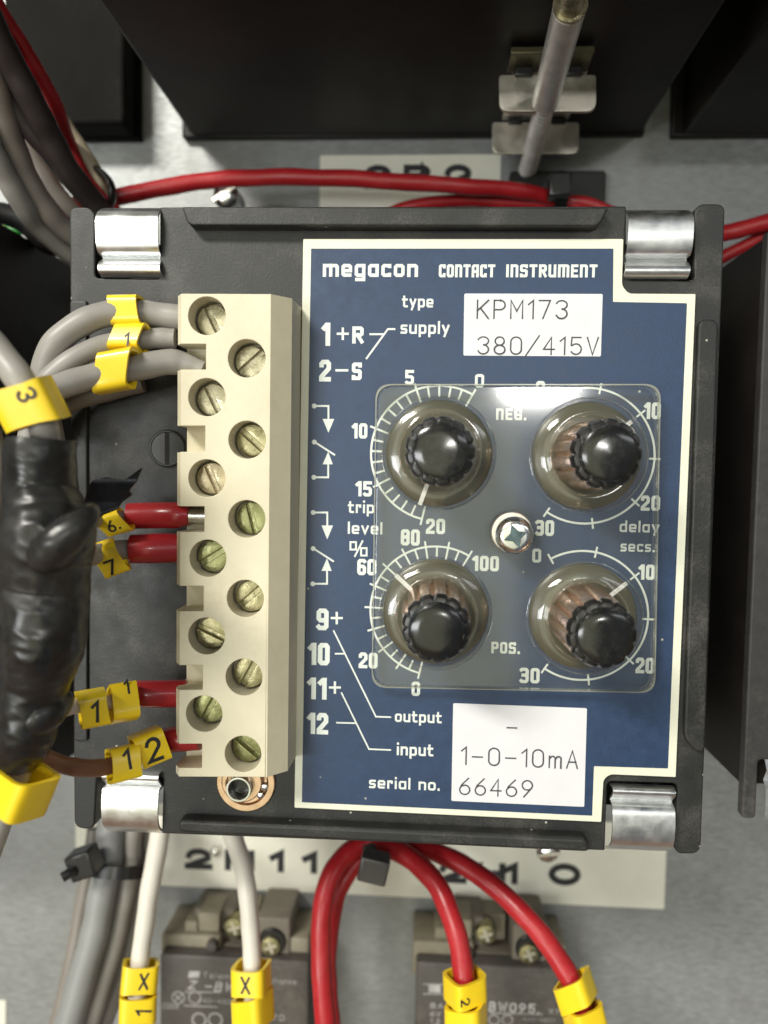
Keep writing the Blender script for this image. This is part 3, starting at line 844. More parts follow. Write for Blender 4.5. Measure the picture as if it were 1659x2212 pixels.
# ---------------- front plate
plate_px = [(655, 516), (1347, 516), (1344, 617), (1358, 634), (1503, 635), (1460, 1679), (1318, 1673), (1304, 1684), (1299, 1776), (636, 1745)]
fp = make("front_plate", slab([rounded(pxpoly(plate_px, 0.6), [.2, .2, .6, .6, .2, .2, .6, .6, .2, .2])], -0.2, 0.6, 0.08), M['cream'], inst)
blue_px = [(672, 537), (1325, 537), (1324, 652), (1484, 655), (1443, 1660), (1283, 1655), (1279, 1762), (652, 1733)]
make("blue_field", slab([rounded(pxpoly(blue_px, 0.64), .12)], 0.55, 0.64), M['blue'], fp)
FW = 0.66
L = MB()
lets = [("megacon", 697, 903, 570, 598, 'x', .24), ("CONTACT", 948, 1069, 571, 599, 'c', .265), ("INSTRUMENT", 1093, 1290, 571, 599, 'c', .265),
        ("type", 869, 936, 645, 664, 'x', .205), ("supply", 865, 971, 701, 721, 'x', .205), ("1", 696, 712, 697, 747, 'c', .265), ("R", 760, 786, 705, 742, 'c', .265),
        ("2", 690, 714, 777, 824, 'c', .265), ("S", 760, 781, 783, 821, 'c', .265),
        ("5", 875, 894, 799, 831, 'c', .265), ("0", 1025, 1046, 808, 837, 'c', .265), ("0", 1157, 1177, 823, 852, 'c', .265), ("10", 1391, 1426, 869, 905, 'c', .265),
        ("NEG.", 1071, 1137, 882, 907, 'c', .265), ("10", 760, 793, 914, 947, 'c', .265), ("15", 768, 803, 1039, 1072, 'c', .265), ("trip", 752, 808, 1089, 1108, 'x', .205),
        ("level", 751, 826, 1134, 1153, 'x', .205), ("20", 920, 961, 1120, 1153, 'c', .265), ("80", 866, 906, 1143, 1178, 'c', .265), ("60", 772, 812, 1207, 1242, 'c', .265),
        ("100", 1020, 1077, 1200, 1233, 'c', .265), ("20", 775, 815, 1409, 1443, 'c', .265), ("0", 889, 907, 1472, 1503, 'c', .265), ("30", 1156, 1196, 1123, 1157, 'c', .265),
        ("20", 1384, 1425, 1070, 1103, 'c', .265), ("delay", 1338, 1424, 1131, 1149, 'x', .205), ("secs.", 1340, 1414, 1174, 1191, 'x', .205), ("0", 1149, 1169, 1185, 1215, 'c', .265),
        ("10", 1379, 1413, 1219, 1252, 'c', .265), ("20", 1373, 1412, 1420, 1454, 'c', .265), ("30", 1122, 1165, 1442, 1475, 'c', .265), ("POS.", 1061, 1123, 1386, 1411, 'c', .265),
        ("9", 684, 709, 1314, 1361, 'c', .265), ("10", 666, 711, 1388, 1436, 'c', .265), ("11", 664, 705, 1463, 1510, 'c', .265), ("12", 664, 708, 1539, 1585, 'c', .265),
        ("output", 853, 954, 1541, 1559, 'x', .205), ("input", 857, 936, 1612, 1631, 'x', .205), ("serial no.", 797, 950, 1684, 1702, 'x', .205)]
for s, x0, x1, yt, yb, kind, t in lets:
    ptext(L, s, x0, x1, yt, yb, FW, BOLD, t, kind)
for x0, x1, yc in ((728, 753, 721), (715, 740, 1335), (711, 736, 1485)):
    pline(L, [(x0 + 2, yc), (x1 - 2, yc)], 5, FW); pline(L, [((x0 + x1) / 2, yc - 11), ((x0 + x1) / 2, yc + 11)], 5, FW, .035)
pline(L, [(727, 800), (750, 800)], 5, FW)
# % sign
for xx, yy in ((763, 1179), (786, 1192)):
    pline(L, [(xx - 6, yy - 8), (xx + 6, yy - 8), (xx + 6, yy + 8), (xx - 6, yy + 8), (xx - 6, yy - 8)], 4, FW)
pline(L, [(767, 1201), (783, 1169)], 4, FW, .035)
make_l = flat("lettering", L, M['ink'], fp)
S = MB()
pline(S, [(800, 722), (829, 722)], 4, FW); pline(S, [(852, 711), (838, 711), (792, 774)], 4, FW, .035)
pline(S, [(721, 1363), (812, 1548), (843, 1549)], 3.4, FW); pline(S, [(725, 1412), (744, 1412)], 3.4, FW, .035)
pline(S, [(738, 1497), (797, 1618), (843, 1620)], 3.4, FW); pline(S, [(728, 1561), (769, 1562)], 3.4, FW, .035)
for (dx, dy) in ((0, 0), (-2.5, 230)):
    def o_(pts):
        return [(x + dx, y + dy) for x, y in pts]
    pline(S, o_([(681, 877), (709.5, 877), (709.5, 907)]), 4, FW); disc(S, F(679 + dx, 877 + dy, FW), .38, FW)
    tri(S, o_([(697, 905), (722, 905), (709.5, 935)]), FW)
    pline(S, o_([(680, 955), (722, 982)]), 4, FW); disc(S, F(679 + dx, 955 + dy, FW), .38, FW)
    tri(S, o_([(697, 1003), (719, 1003), (709, 976)]), FW, .055)
    pline(S, o_([(709, 1003), (709, 1031), (680, 1031)]), 4, FW); disc(S, F(678 + dx, 1031 + dy, FW), .38, FW)
flat("circuit_marks", S, M['ink'], fp)

DIALS = [(947, 980), (1265, 985), (940, 1320), (1257, 1330)]
def dial(ci, rpx, a0, a1, n, major, inner, outer, lw, alllong=False):
    """angles in degrees clockwise from straight up"""
    mb = MB()
    c = Vector(F(*DIALS[ci], FW)); r = mm(rpx, FW)
    pt = lambda a, q: (c.x + q * math.sin(R(a)), c.y + q * math.cos(R(a)))
    fr = (Vector((0, 0, FW)), EX, EY, EZ)
    ribbon(mb, [pt(a0 + (a1 - a0) * i / 70, r) for i in range(71)], mm(lw, FW) / 2, fr, .01)
    for i in range(n + 1):
        a = a0 + (a1 - a0) * i / n
        mj = i % major == 0
        o, ii = (mm(outer, FW) if mj else 0), mm(inner + (4 if mj and not alllong else 0), FW)
        ribbon(mb, [pt(a, r - ii), pt(a, r + o)], mm(lw * .95, FW) / 2, fr, .03)
    return flat("dial_scale", mb, M['ink'], fp)
dial(0, 145, 29, -167, 20, 5, 22, 11, 4.6)
dial(1, 144, -30, 213, 6, 1, 9, 10, 4.4, True)
dial(2, 141, 30, -167, 20, 2, 20, 11, 4.4)
dial(3, 140, -30, 213, 6, 1, 10, 10, 4.4, True)

# ---------------- stickers
def sticker(nm, pts, runs):
    s = make(nm, slab([rounded(pxpoly(pts, 0.72), .25)], 0.6, 0.72), M['sticker'], inst)
    mb = MB()
    for (tx, xa, xb, yt, yb, g) in runs:
        ptext(mb, tx, xa, xb, yt, yb, 0.73, THIN, .085, 'c', g)
    flat("lettering", mb, M['type_ink'], s)
sticker("type_sticker", [(1003, 634), (1302, 635), (1298, 770), (1001, 768)], [("KPM173", 1029, 1226, 647, 689, .22), ("380/415V", 1030, 1293, 726, 766, .22)])
sticker("rating_sticker", [(979, 1519), (1268, 1530), (1262, 1743), (975, 1730)], [("-", 1093, 1118, 1550, 1590, .2), ("1-0-10mA", 995, 1249, 1612, 1652, .24), ("66469", 991, 1151, 1679, 1717, .22)])

# ---------------- terminal block
TW = 9.0
rows = [(743, 798), (920, 976), (1094, 1149), (1266, 1320), (1437, 1490), (1607, 1659)]
cols_l = [(447, 682), (447, 858), (447, 1033), (449, 1206), (446, 1374), (441, 1542)]
cols_r = [(533, 774), (534, 950), (533, 1121), (530, 1293), (527, 1463), (525, 1629)]
left = [(391, 634)]
uL = F(390, 1100, TW)[0]
comb = [(585, 635), (573, 1679), (386, 1678)]
xl = lambda y: 391 - 5 * (y - 634) / 1044
xr = lambda y: 445 - 9 * (y - 743) / 900
for (y0, y1) in reversed(rows):
    comb += [(xl(y1), y1), (xr(y1), y1), (xr(y0), y0), (xl(y0), y0)]
comb += [(391, 634)]
outline = pxpoly(comb, TW)
holes = [circle(F(x, y, TW), 2.72, 36) for x, y in cols_l + cols_r]
tb = slab([outline] + holes, 3.0, TW, 0.12)
tL, tR = F(391, 634, TW), F(585, 635, TW); bL, bR = F(386, 1678, TW), F(573, 1679, TW)
# base under the comb
uB = F(404, 950, 4.2)[0]
tb.merge(slab([[(uB, tL[1] - .05), (tR[0] - .05, tR[1] - .05), (bR[0] - .05, bR[1] + .05), (uB, bL[1] + .05)]], 0, 4.2))
# chamfered right flank
def prism(mb, sec, vt, vbm):
    n = len(sec)
    vs = [(u + (0), vt, w) for u, w in sec] + [(u, vbm, w) for u, w in sec]
    fs = [tuple(range(n)), tuple(reversed(range(n, 2 * n)))]
    for i in range(n):
        j = (i + 1) % n
        fs.append((i, n + i, n + j, j))
    mb.add(vs, fs)
ur_ = (tR[0] + bR[0]) / 2
prism(tb, [(tR[0] - .2, TW - .002), (tR[0] + .0, TW - .002), (tR[0] + 2.6, TW - 2.6), (tR[0] + 2.9, 0), (tR[0] - .2, 0)], tR[1] - .02, bR[1] + .02)
# chamfered left teeth
edges = [634] + [y for r_ in rows for y in r_] + [1678]
for k in range(0, len(edges), 2):
    y0, y1 = edges[k] + 1, edges[k + 1] - 1
    a0, a1 = F(xl(y0), y0, TW), F(xl(y1), y1, TW)
    um = min(a0[0], a1[0])
    prism(tb, [(um + .3, TW - .003), (um + .06, TW - .003), (um - .85, TW - 1.3), (um - .85, .05), (um + .3, .05)], a0[1], a1[1])
tblk = make("terminal_block", tb, M['terminal'], inst, sharp=8)
angs = [-64, -64, -66, 32, -25, 62, 42, -42, -76, 42, 62, -40]
bsel = [0, 0, 3, 2, 1, 2, 0, 1, 2, 1, 1, 2]
for k, ((x, y), an) in enumerate(zip(cols_l + cols_r, angs)):
    cc = Vector(F(x, y, TW))
    r_, w_ = 2.34, 6.15
    dpt = [0, .1, .2, .3, .1, .2, .2, .4, .5, .3, .1, .6][k]
    w_ -= dpt * .6
    cc = cc + Vector((random.uniform(-.12, .12), random.uniform(-.15, .08)))
    s_ = MB()
    d = Vector((math.cos(R(an)), math.sin(R(an)))); e = Vector((-d.y, d.x))
    hs = .42
    for sg in (1, -1):
        a_in = math.asin(hs / r_)
        pts = [cc + d * (r_ * math.cos(t)) + e * (sg * r_ * math.sin(t)) for t in [a_in + (math.pi - 2 * a_in) * i / 18 for i in range(19)]]
        s_.merge(slab([[tuple(p) for p in pts]], w_ - .95, w_, .13))
    s_.merge(lathe(cc, [(r_, w_ - 3), (r_, w_ - .8), (.02, w_ - .78)], 30))
    sc = make("terminal_screw", s_, M['brass'][bsel[k]], tblk, sharp=20)
    make_dark = None

# ---------------- knobs
def knob(ci, ptr_angle, r_in, r_out):
    c = Vector(F(*DIALS[ci], 0.9))
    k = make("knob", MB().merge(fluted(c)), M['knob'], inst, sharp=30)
    make("skirt", lathe(c, [(8.1, .72), (8.1, 1.2), (7.6, 1.6), (5.5, 1.7), (.5, 1.7)], 56, False), M['skirt'], k)
    make("cap", lathe(c, [(3.85, 14.2), (3.85, 15.3), (3.66, 15.85), (3.22, 16.05), (2.1, 16.18), (.02, 16.25)], 48), M['cap'], k)
    make("ribbed_rim", fluted(c, [(4.82, 13.2), (4.72, 13.9), (4.4, 14.45), (3.8, 14.6)], .07), M['rim'], k, sharp=30)
    mb = MB()
    pt = lambda a, q: (c.x + q * math.sin(R(a)), c.y + q * math.cos(R(a)))
    ribbon(mb, [pt(ptr_angle, r_in), pt(ptr_angle, r_out)], .33, (Vector((0, 0, 1.72)), EX, EY, EZ), .02)
    flat("pointer", mb, M['white'], k)
def fluted(c, lv=None, deep=.13):
    nf, n = 13, 13 * 14
    lv = lv or [(5.15, 1.4), (5.1, 5.5), (4.75, 13.4), (4.6, 14.0)]
    vs, fs = [], []
    for r, w in lv:
        for i in range(n):
            a = 2 * math.pi * i / n
            ph = (i % 14) / 14.0
            g = math.exp(-((ph - .5) / .13) ** 2)
            rr = r * (1 - deep * g)
            vs.append((c.x + rr * math.cos(a), c.y + rr * math.sin(a), w))
    for q in range(len(lv) - 1):
        for i in range(n):
            j = (i + 1) % n
            fs.append((q * n + i, q * n + j, (q + 1) * n + j, (q + 1) * n + i))
    fs.append(tuple(range((len(lv) - 1) * n, len(lv) * n)))
    return MB().add(vs, fs)
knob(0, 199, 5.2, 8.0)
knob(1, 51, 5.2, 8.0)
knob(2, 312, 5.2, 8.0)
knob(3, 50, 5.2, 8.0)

# ---------------- clear cover with four collars
cov_px = [(815, 833), (1424, 833), (1412, 1494), (806, 1482)]
W0, W1 = 2.3, 3.3
cen = [Vector(F(*d_, 0.9)) for d_ in DIALS]
cv = slab([rounded(pxpoly(cov_px, W1), 2.6, 8)] + [circle(c_, 8.45, 56) for c_ in cen], W0, W1, 0.22, 2)
cover = make("clear_cover", cv, M['clear'], inst)
rim_o = pxpoly(cov_px, W1)
rc = Vector((sum(p[0] for p in rim_o) / 4, sum(p[1] for p in rim_o) / 4))
grow = lambda d: [(p[0] + math.copysign(d, p[0] - rc.x), p[1] + math.copysign(d, p[1] - rc.y)) for p in rim_o]
make("sawn_edge", slab([rounded(grow(.06), 2.6, 8), rounded(grow(-.26), 2.4, 8)], W0 - .02, W1 + .02, .02), M['frost'], cover)
for c_ in cen:
    pr_ = [(8.6, 3.2), (8.5, 3.9), (8.15, 4.6), (7.5, 5.1), (6.6, 5.35), (5.9, 5.4), (5.72, 5.3), (5.72, 4.9), (5.9, 4.75), (6.6, 4.7), (7.3, 4.45), (7.85, 3.9), (8.05, 3.2), (8.6, 3.2)]
    make("collar", lathe(c_, pr_, 64, False), M['clear'], cover, sharp=60)
# cover screw
c = Vector(F(1113, 1158, 6.5))
csr = make("cover_screw", lathe(c, [(1.8, 2), (1.8, 3.6), (2.75, 3.7), (2.8, 5.4), (2.6, 6.3), (2.1, 6.75), (1.55, 6.8)], 44), M['zinc'], cover)
star = []
for i in range(8):
    a = math.pi / 4 * i + R(20)
    r_ = 1.85 if i % 2 == 0 else .85
    star.append((c.x + r_ * math.cos(a), c.y + r_ * math.sin(a)))
make("screw_washer", lathe((c.x - .2, c.y + .35), [(3.1, 3.3), (3.1, 3.8), (2.95, 3.95), (2.4, 3.95)], 40), M['steel'], cover)
make("cross_recess", slab([rounded(star, .18)], 6.72, 6.9, 0.02), M['recess'], cover)

# ================================================================== wires
def wire(name, label, pts, widths, mt, cat="wire", group=None, sleeve=None, **kw):
    """a cable; sleeve = (pts, widths, material, part name) when a crimp sleeve sits on it"""
    mb = px_tube(pts, widths, wander=.18, wob=.04, **kw)
    if sleeve is None:
        return tag(make(name, mb, mt), label, cat, group)
    p0 = P(*pts[0])
    t = thing(name, label, cat, p0, group)
    make("insulation", mb, mt, t)
    for (sp, sw, sm, nm) in sleeve:
        make(nm, px_tube(sp, sw), sm, t)
    return t
def marker(label, p0, p1, width, depth, txt="", roll=0.0, trot=0.0, tsize=0.62, group="yellow wire markers", skew=0.0, bow=0.1, tshift=(0, 0)):
    """yellow ring marker round a wire from p0 to p1 (x, y, w); width in px across the wire"""
    a, b = P(*p0), P(*p1)
    t = (b - a); Ln = t.length; t.normalize()
    n = EZ - t * EZ.dot(t); n.normalize()
    s = t.cross(n)
    if s.y < 0 and abs(t.x) >= abs(t.y):
        s = -s
    if roll:
        rm = Matrix.Rotation(R(roll), 3, t); n = rm @ n; s = rm @ s
    cw = (p0[2] + p1[2]) / 2
    hw = mm(width, cw) / 2; hd = depth / 2; mid = (a + b) / 2
    seg = 32
    vs, fs = [], []
    def ring(scale, end):
        out = []
        for k in range(seg):
            th = 2 * math.pi * (k + .5) / seg
            cx_, sy_ = math.cos(th), math.sin(th)
            e_ = 0.42
            x = hw * scale * math.copysign(abs(cx_) ** e_, cx_); y = hd * scale * math.copysign(abs(sy_) ** e_, sy_)
            half = Ln / 2 * (1 - bow * (1 - (x / hw) ** 2) * (1 if y > 0 else .4))
            out.append(mid + s * x + n * y + t * (end * half + skew * x))
        return out
    o0, o1, i0, i1 = ring(1, -1), ring(1, 1), ring(.8, -1), ring(.8, 1)
    vs = o0 + o1 + i0 + i1
    for k in range(seg):
        j = (k + 1) % seg
        fs.append((k, j, seg + j, seg + k))
        fs.append((2 * seg + k, 3 * seg + k, 3 * seg + j, 2 * seg + j))
        fs.append((k, 2 * seg + k, 2 * seg + j, j))
        fs.append((seg + k, seg + j, 3 * seg + j, 3 * seg + k))
    base = mid - n * hd
    th_ = thing("wire_marker", label, "wire marker", base, group)
    make("ring", MB().add(vs, fs), M['yellow'], th_, sharp=45)
    if txt:
        ca, sa = math.cos(R(trot)), math.sin(R(trot))
        t2 = t if (abs(t.x) < abs(t.y) or t.x > 0) else -t
        s2 = n.cross(t2)
        ex = t2 * ca + s2 * sa; ey = n.cross(ex)
        size = hw * 2 * tsize
        wd = sum(THIN[ch][0] + .12 + .16 for ch in txt) * size / 1.12 - .16 * size / 1.12
        mb = MB()
        O = mid + n * (hd * 1.0 + .012) - ex * wd / 2 - ey * size / 2 + t2 * tshift[0] + s2 * tshift[1]
        text(mb, txt, THIN, .17, (O, ex, ey, n), size)
        flat("lettering", mb, M['dark_ink'], th_)
    return th_

# grey cables into the upper terminals
GC = "grey cables into the upper terminals"
wire("grey_cable", "uppermost grey cable looping into the top of the cream terminal block", [(410, 690, 4), (340, 679, 4.5), (270, 675, 6), (190, 690, 8), (120, 740, 9), (95, 810, 8), (100, 880, 5), (112, 960, 2)], 56, M['grey'], "cable", GC)
wire("grey_cable", "middle grey cable with an open end at the terminal block", [(379, 733, 5), (330, 732, 5.5), (250, 740, 7), (170, 768, 9), (110, 815, 10), (75, 880, 10), (60, 960, 10)], 46, M['grey'], "cable", GC)
wire("grey_cable", "lower grey cable entering the first square terminal opening", [(440, 800, 6.0), (405, 788, 6.2), (360, 782, 7), (280, 797, 9), (190, 815, 12), (110, 845, 15), (40, 890, 16)], [40, 50, 56, 56, 56, 56, 56], M['grey'], "cable", GC)
wire("grey_cable", "shaded brown grey cable under the lower grey cable", [(310, 828, 1.5), (240, 845, 2), (160, 868, 3), (90, 910, 4)], 40, M['grey_warm'], "cable", GC)
marker("yellow marker on the uppermost grey cable", (246, 674, 6), (309, 673, 6), 66, mm(66, 6), bow=.06, skew=-.12)
marker("yellow marker with a dark 1 on the middle grey cable", (250, 735, 7), (314, 733, 7), 58, mm(60, 6), "1", roll=-18, trot=0, tsize=.55, bow=.05, skew=.28, tshift=(.3, -1.0))
marker("blank slanted yellow marker on the lower grey cable", (216, 808, 10.5), (288, 795, 10.5), 86, mm(66, 10), bow=.05, skew=.32)

# foreground bundle
w0 = 26
wire("grey_cable", "pale foreground cable going into the top of the black sleeve", [(-60, 690, w0), (-10, 750, w0 + 1), (45, 822, w0 + 2), (85, 890, w0 + 1), (100, 945, w0), (105, 985, w0 - 1)], [60, 62, 64, 64, 62, 60], M['grey'], "cable")
marker("large blurred yellow marker reading 3 above the black sleeve", (40, 828, w0 + 2), (86, 918, w0 + 1), 128, 5.2, "3", roll=0, trot=0, tsize=.34, bow=.12, skew=-.12, tshift=(-.9, 1.4))
wire("grey_cable", "pale cable slipping past the left edge of the photo", [(-22, 930, 20), (-4, 1000, 20), (-6, 1060, 18), (-14, 1120, 14)], 46, M['grey_warm'], "cable")
def wraps(s_, th):
    """overlapping turns of tape: each turn steps up over the one before"""
    f = (s_ * 8.5 + th / (2 * math.pi) + .12 * math.sin(s_ * 31)) % 1.0
    return 1 + .02 * (f if f < .93 else (1 - f) * 13.3)
def crumple(mb, amp, seed):
    """shrunk folds: push the skin in and out by a few octaves of smooth noise, longer across than along"""
    n = len(mb.v)
    c = sum(mb.v, Vector()) / n
    out = []
    for p in mb.v:
        q = Vector((p.x * .13 + p.y * .10 + seed, p.y * .17 - p.x * .06, p.z * .14))
        d = amp * (mnoise.noise(q) * 1.0 + .9 * (0.5 - abs(mnoise.noise(q * 1.9 + Vector((3, 1, 7))))) + .3 * mnoise.noise(q * 4.1))
        r = Vector((p.x - c.x, (p.y - c.y) * .12, p.z - c.z))
        out.append(p + (r.normalized() * d if r.length > .01 else Vector()))
    mb.v = out
    return mb
sl_pts = [(90, 950, 26), (89, 985, 26), (88, 1060, 26), (96, 1110, 27), (102, 1150, 27.5), (98, 1200, 27), (94, 1270, 26.5), (94, 1340, 27), (94, 1400, 27), (80, 1470, 26), (66, 1530, 26), (54, 1590, 26), (34, 1640, 25), (28, 1660, 25)]
sl_w = [136, 146, 152, 172, 200, 196, 188, 184, 176, 146, 128, 122, 100, 70]
sl = thing("heat_shrink_sleeve", "lumpy glossy black sleeve round the wires at the left edge", "sleeve", P(80, 1300, 22))
make("sleeve_body", crumple(px_tube(sl_pts, sl_w, seg=72, n=22, fn=wraps), .36, 2.3), M['shrink'], sl, sharp=80)
make("sleeve_fold", crumple(px_tube([(78, 1225, 28), (104, 1196, 31), (150, 1152, 31.5), (190, 1112, 30), (204, 1096, 28)], [40, 92, 84, 52, 20], seg=36), .22, 5.1), M['shrink'], sl, sharp=80)
make("sleeve_tail", px_tube([(40, 1570, 26), (85, 1545, 27), (125, 1520, 25), (152, 1505, 23)], [80, 92, 70, 26], seg=36), M['shrink'], sl, sharp=80)
fray = [(188, 1132), (204, 1078), (222, 1038), (246, 1030), (262, 1034), (281, 1036), (309, 1008), (302, 1040), (286, 1060), (291, 1068), (270, 1084), (262, 1100), (240, 1110), (222, 1130)]
fm = slab([rounded(pxpoly(fray, 14), .35)], 13.8, 14.05, .05)
fm.v = [Vector((p.x, p.y, p.z + 4.0 - (p.x + 41) * .45 + .5 * math.sin(p.y * 1.1))) for p in fm.v]
make("loose_end", fm, M['shrink'], sl)
# wires 6 and 7
RC = "red crimped wires into the middle terminals"
wire("grey_wire", "upper grey wire with a red crimp sleeve in the third terminal opening", [(285, 1113, 6), (230, 1120, 9), (190, 1130, 14), (140, 1150, 20)], 34, M['grey'], "wire", RC,
     sleeve=[([(277, 1115, 6.5), (300, 1114, 6.3), (345, 1113, 6), (385, 1113, 6.2), (410, 1114, 6.2)], [58, 58, 58, 56, 38], M['ferrule'], "crimp_sleeve"), ([(408, 1114, 6.1), (443, 1115, 5.6)], [34, 34], M['zinc'], "pin")])
wire("grey_wire", "lower grey wire with a bare grey collar and a red crimp sleeve", [(300, 1187, 6), (240, 1190, 9), (190, 1205, 14), (140, 1225, 20)], [44, 44, 44, 40], M['grey'], "wire", RC,
     sleeve=[([(283, 1186, 7), (320, 1185, 6.6), (350, 1184, 6), (396, 1183, 5)], [64, 66, 66, 64], M['ferrule'], "crimp_sleeve")])
marker("yellow marker reading 6. beside the black sleeve", (217, 1133, 10), (272, 1118, 9), 54, 4.2, "6.", roll=20, trot=12, tsize=.5, bow=.05, skew=-.45)
marker("yellow marker reading 7 below the marker reading 6.", (206, 1216, 11), (264, 1195, 9.5), 74, 4.2, "7", roll=25, trot=0, tsize=.5, bow=.16, skew=-.2, tshift=(-.2, -.6))
# wires 11 and 12
wire("white_wire", "short white wire from the black sleeve to a red crimp sleeve", [(110, 1545, 20), (150, 1528, 18), (200, 1520, 15), (260, 1512, 11), (300, 1505, 8)], 34, M['white_wire'], "wire", None,
     sleeve=[([(292, 1499, 7.6), (330, 1499, 7), (400, 1498, 5)], [60, 60, 60], M['ferrule'], "crimp_sleeve")])
marker("yellow marker reading 1 next to the black sleeve on the white wire", (168, 1535, 16.5), (232, 1523, 14.5), 78, 4.6, "1", roll=0, trot=-4, tsize=.62, bow=.13, skew=-.08)
marker("yellow marker with a turned away digit against the red crimp sleeve", (238, 1522, 13), (294, 1512, 11), 82, 4.6, "1", roll=-28, trot=0, tsize=.4, bow=.02, tshift=(.3, 1.6), skew=.02)
wire("brown_wire", "brown wire curving from the black sleeve into the lowest terminal", [(40, 1600, 24), (85, 1632, 22), (130, 1650, 19), (190, 1659, 16), (245, 1652, 13), (310, 1617, 9), (360, 1600, 6.4), (395, 1594, 6.4)], [40, 40, 40, 40, 38, 36, 34, 34], M['brown'], "wire", None,
     sleeve=[([(345, 1603, 6.4), (375, 1597, 6.4), (432, 1592, 6.4)], [54, 56, 56], M['ferrule'], "crimp_sleeve")])
marker("yellow marker reading 1 on the brown wire", (234, 1656, 13.5), (299, 1640, 11), 76, 4.6, "1", roll=-16, trot=2, tsize=.6, bow=.1, skew=.06, tshift=(0, .5))
marker("yellow marker reading 2 between the brown wire marker and the terminal block", (292, 1626, 10.5), (354, 1601, 8), 76, 4.6, "2", roll=0, trot=-2, tsize=.72, bow=.02, skew=-.08)
# lower left foreground wire
wire("white_wire", "pale wire leaving the bottom of the black sleeve", [(60, 1600, 25), (48, 1650, 25), (30, 1700, 25), (6, 1770, 24), (-20, 1850, 22)], [54, 52, 50, 46, 40], M['grey'], "wire")
marker("large blurred yellow marker in the lower left foreground", (62, 1664, 26), (28, 1746, 26), 118, 6.4, "", roll=24, bow=.16, skew=.1)

# cables of the upper left bundle
BG = "cables in the upper left bundle"
w1 = -18
wire("bundle_cable", "widest pale grey cable of the upper left bundle", [(-60, 60, -2), (-20, 160, -6), (8, 245, -10), (32, 320, -14), (63, 392, -18), (105, 455, -22), (150, 500, -26), (210, 545, -30)], 52, M['grey_warm'], "cable", BG)
wire("bundle_cable", "lowest pale grey cable of the upper left bundle", [(-70, 230, -6), (-25, 310, -10), (12, 380, -14), (48, 440, -18), (85, 490, -24), (150, 545, -30), (210, 570, -34)], 46, M['grey'], "cable", BG)
wire("bundle_cable", "short mid grey cable between the pale one and the dark ones", [(20, 260, -24), (66, 335, -25), (108, 402, -27), (160, 466, -30), (215, 510, -33)], 46, M['grey_warm'], "cable", BG)
wire("bundle_cable", "purple black cable beside the pale grey ones", [(-50, 100, -4), (-4, 172, -8), (52, 258, -12), (112, 335, -16), (170, 405, -21), (230, 470, -27)], 46, M['brownblack'], "cable", BG)
wire("bundle_cable", "brown black cable lying against the red one", [(-60, -40, 2), (-15, 60, -2), (28, 145, -6), (75, 230, -10), (110, 300, -14), (150, 370, -18), (205, 440, -24), (250, 490, -28)], 56, M['brownblack'], "cable", BG)
wire("bundle_cable", "thin red wire along the right side of the upper left bundle", [(-25, -25, -4), (2, 30, -6), (37, 82, -9), (80, 155, -13), (124, 236, -18), (150, 310, -24), (180, 378, -27), (222, 432, -30), (265, 470, -33)], [36, 36, 34, 33, 30, 28, 28, 28, 28], M['red'], "wire", BG)
wire("bundle_cable", "beige cable showing between the red wire and the brown black cable", [(75, 150, -22), (108, 222, -24), (150, 290, -26), (188, 345, -28), (214, 398, -30), (226, 450, -33), (240, 500, -36)], 36, M['beige'], "cable", BG)
# tie around the bundle
def band(label, name, c, e1, e2, axis, a, b, width, th, mt, head=None, group=None, tail=None, extra=None):
    t = thing(name, label, "cable tie", c, group)
    n = 40
    vs, fs = [], []
    for i in range(n):
        g = 2 * math.pi * i / n
        for (dr, da) in ((0, -.5), (0, .5), (th, .5), (th, -.5)):
            vs.append(c + e1 * (a + dr) * math.cos(g) + e2 * (b + dr) * math.sin(g) + axis * (da * width))
    for i in range(n):
        j = (i + 1) % n
        for k in range(4):
            l_ = (k + 1) % 4
            fs.append((4 * i + k, 4 * i + l_, 4 * j + l_, 4 * j + k))
    make("strap", MB().add(vs, fs), mt, t)
    if head:
        hc, hs, ex, ey, ez = head
        make("tie_head", boxat(hc, ex, ey, ez, *hs, .45), mt, t)
    if tail:
        make("tail", tube(tail, 1.0, seg=8, n=4), mt, t)
    if extra:
        extra(t)
    return t
tl = px_tube([(196, 360, -31), (216, 370, -27), (236, 392, -25), (243, 420, -25), (236, 448, -27), (214, 474, -31)], 21, fn=lambda s_, th: 1 - .35 * math.sin(th) ** 2)
tag(make("cable_tie", tl, M['tie']), "black tie round the upper left cable bundle above the clip", "cable tie")
tag(make("cable_boot", px_tube([(150, 505, -33), (110, 520, -30), (60, 480, -28), (10, 462, -26), (-40, 455, -24)], [60, 62, 56, 46, 44]), M['blackrubber']), "black sheathed cable behind the lower end of the bundle", "cable")
tag(make("earth_wire", px_tube([(160, 505, -40), (90, 500, -40), (30, 497, -40), (-40, 496, -40)], 20), M['green']), "green earth wire at the left edge above the black case", "wire")
tag(make("earth_wire_stripe", px_tube([(160, 492, -41), (90, 489, -41), (30, 486, -41), (-40, 484, -41)], 9), M['yellow']), "thin yellow wire on top of the green one", "wire")

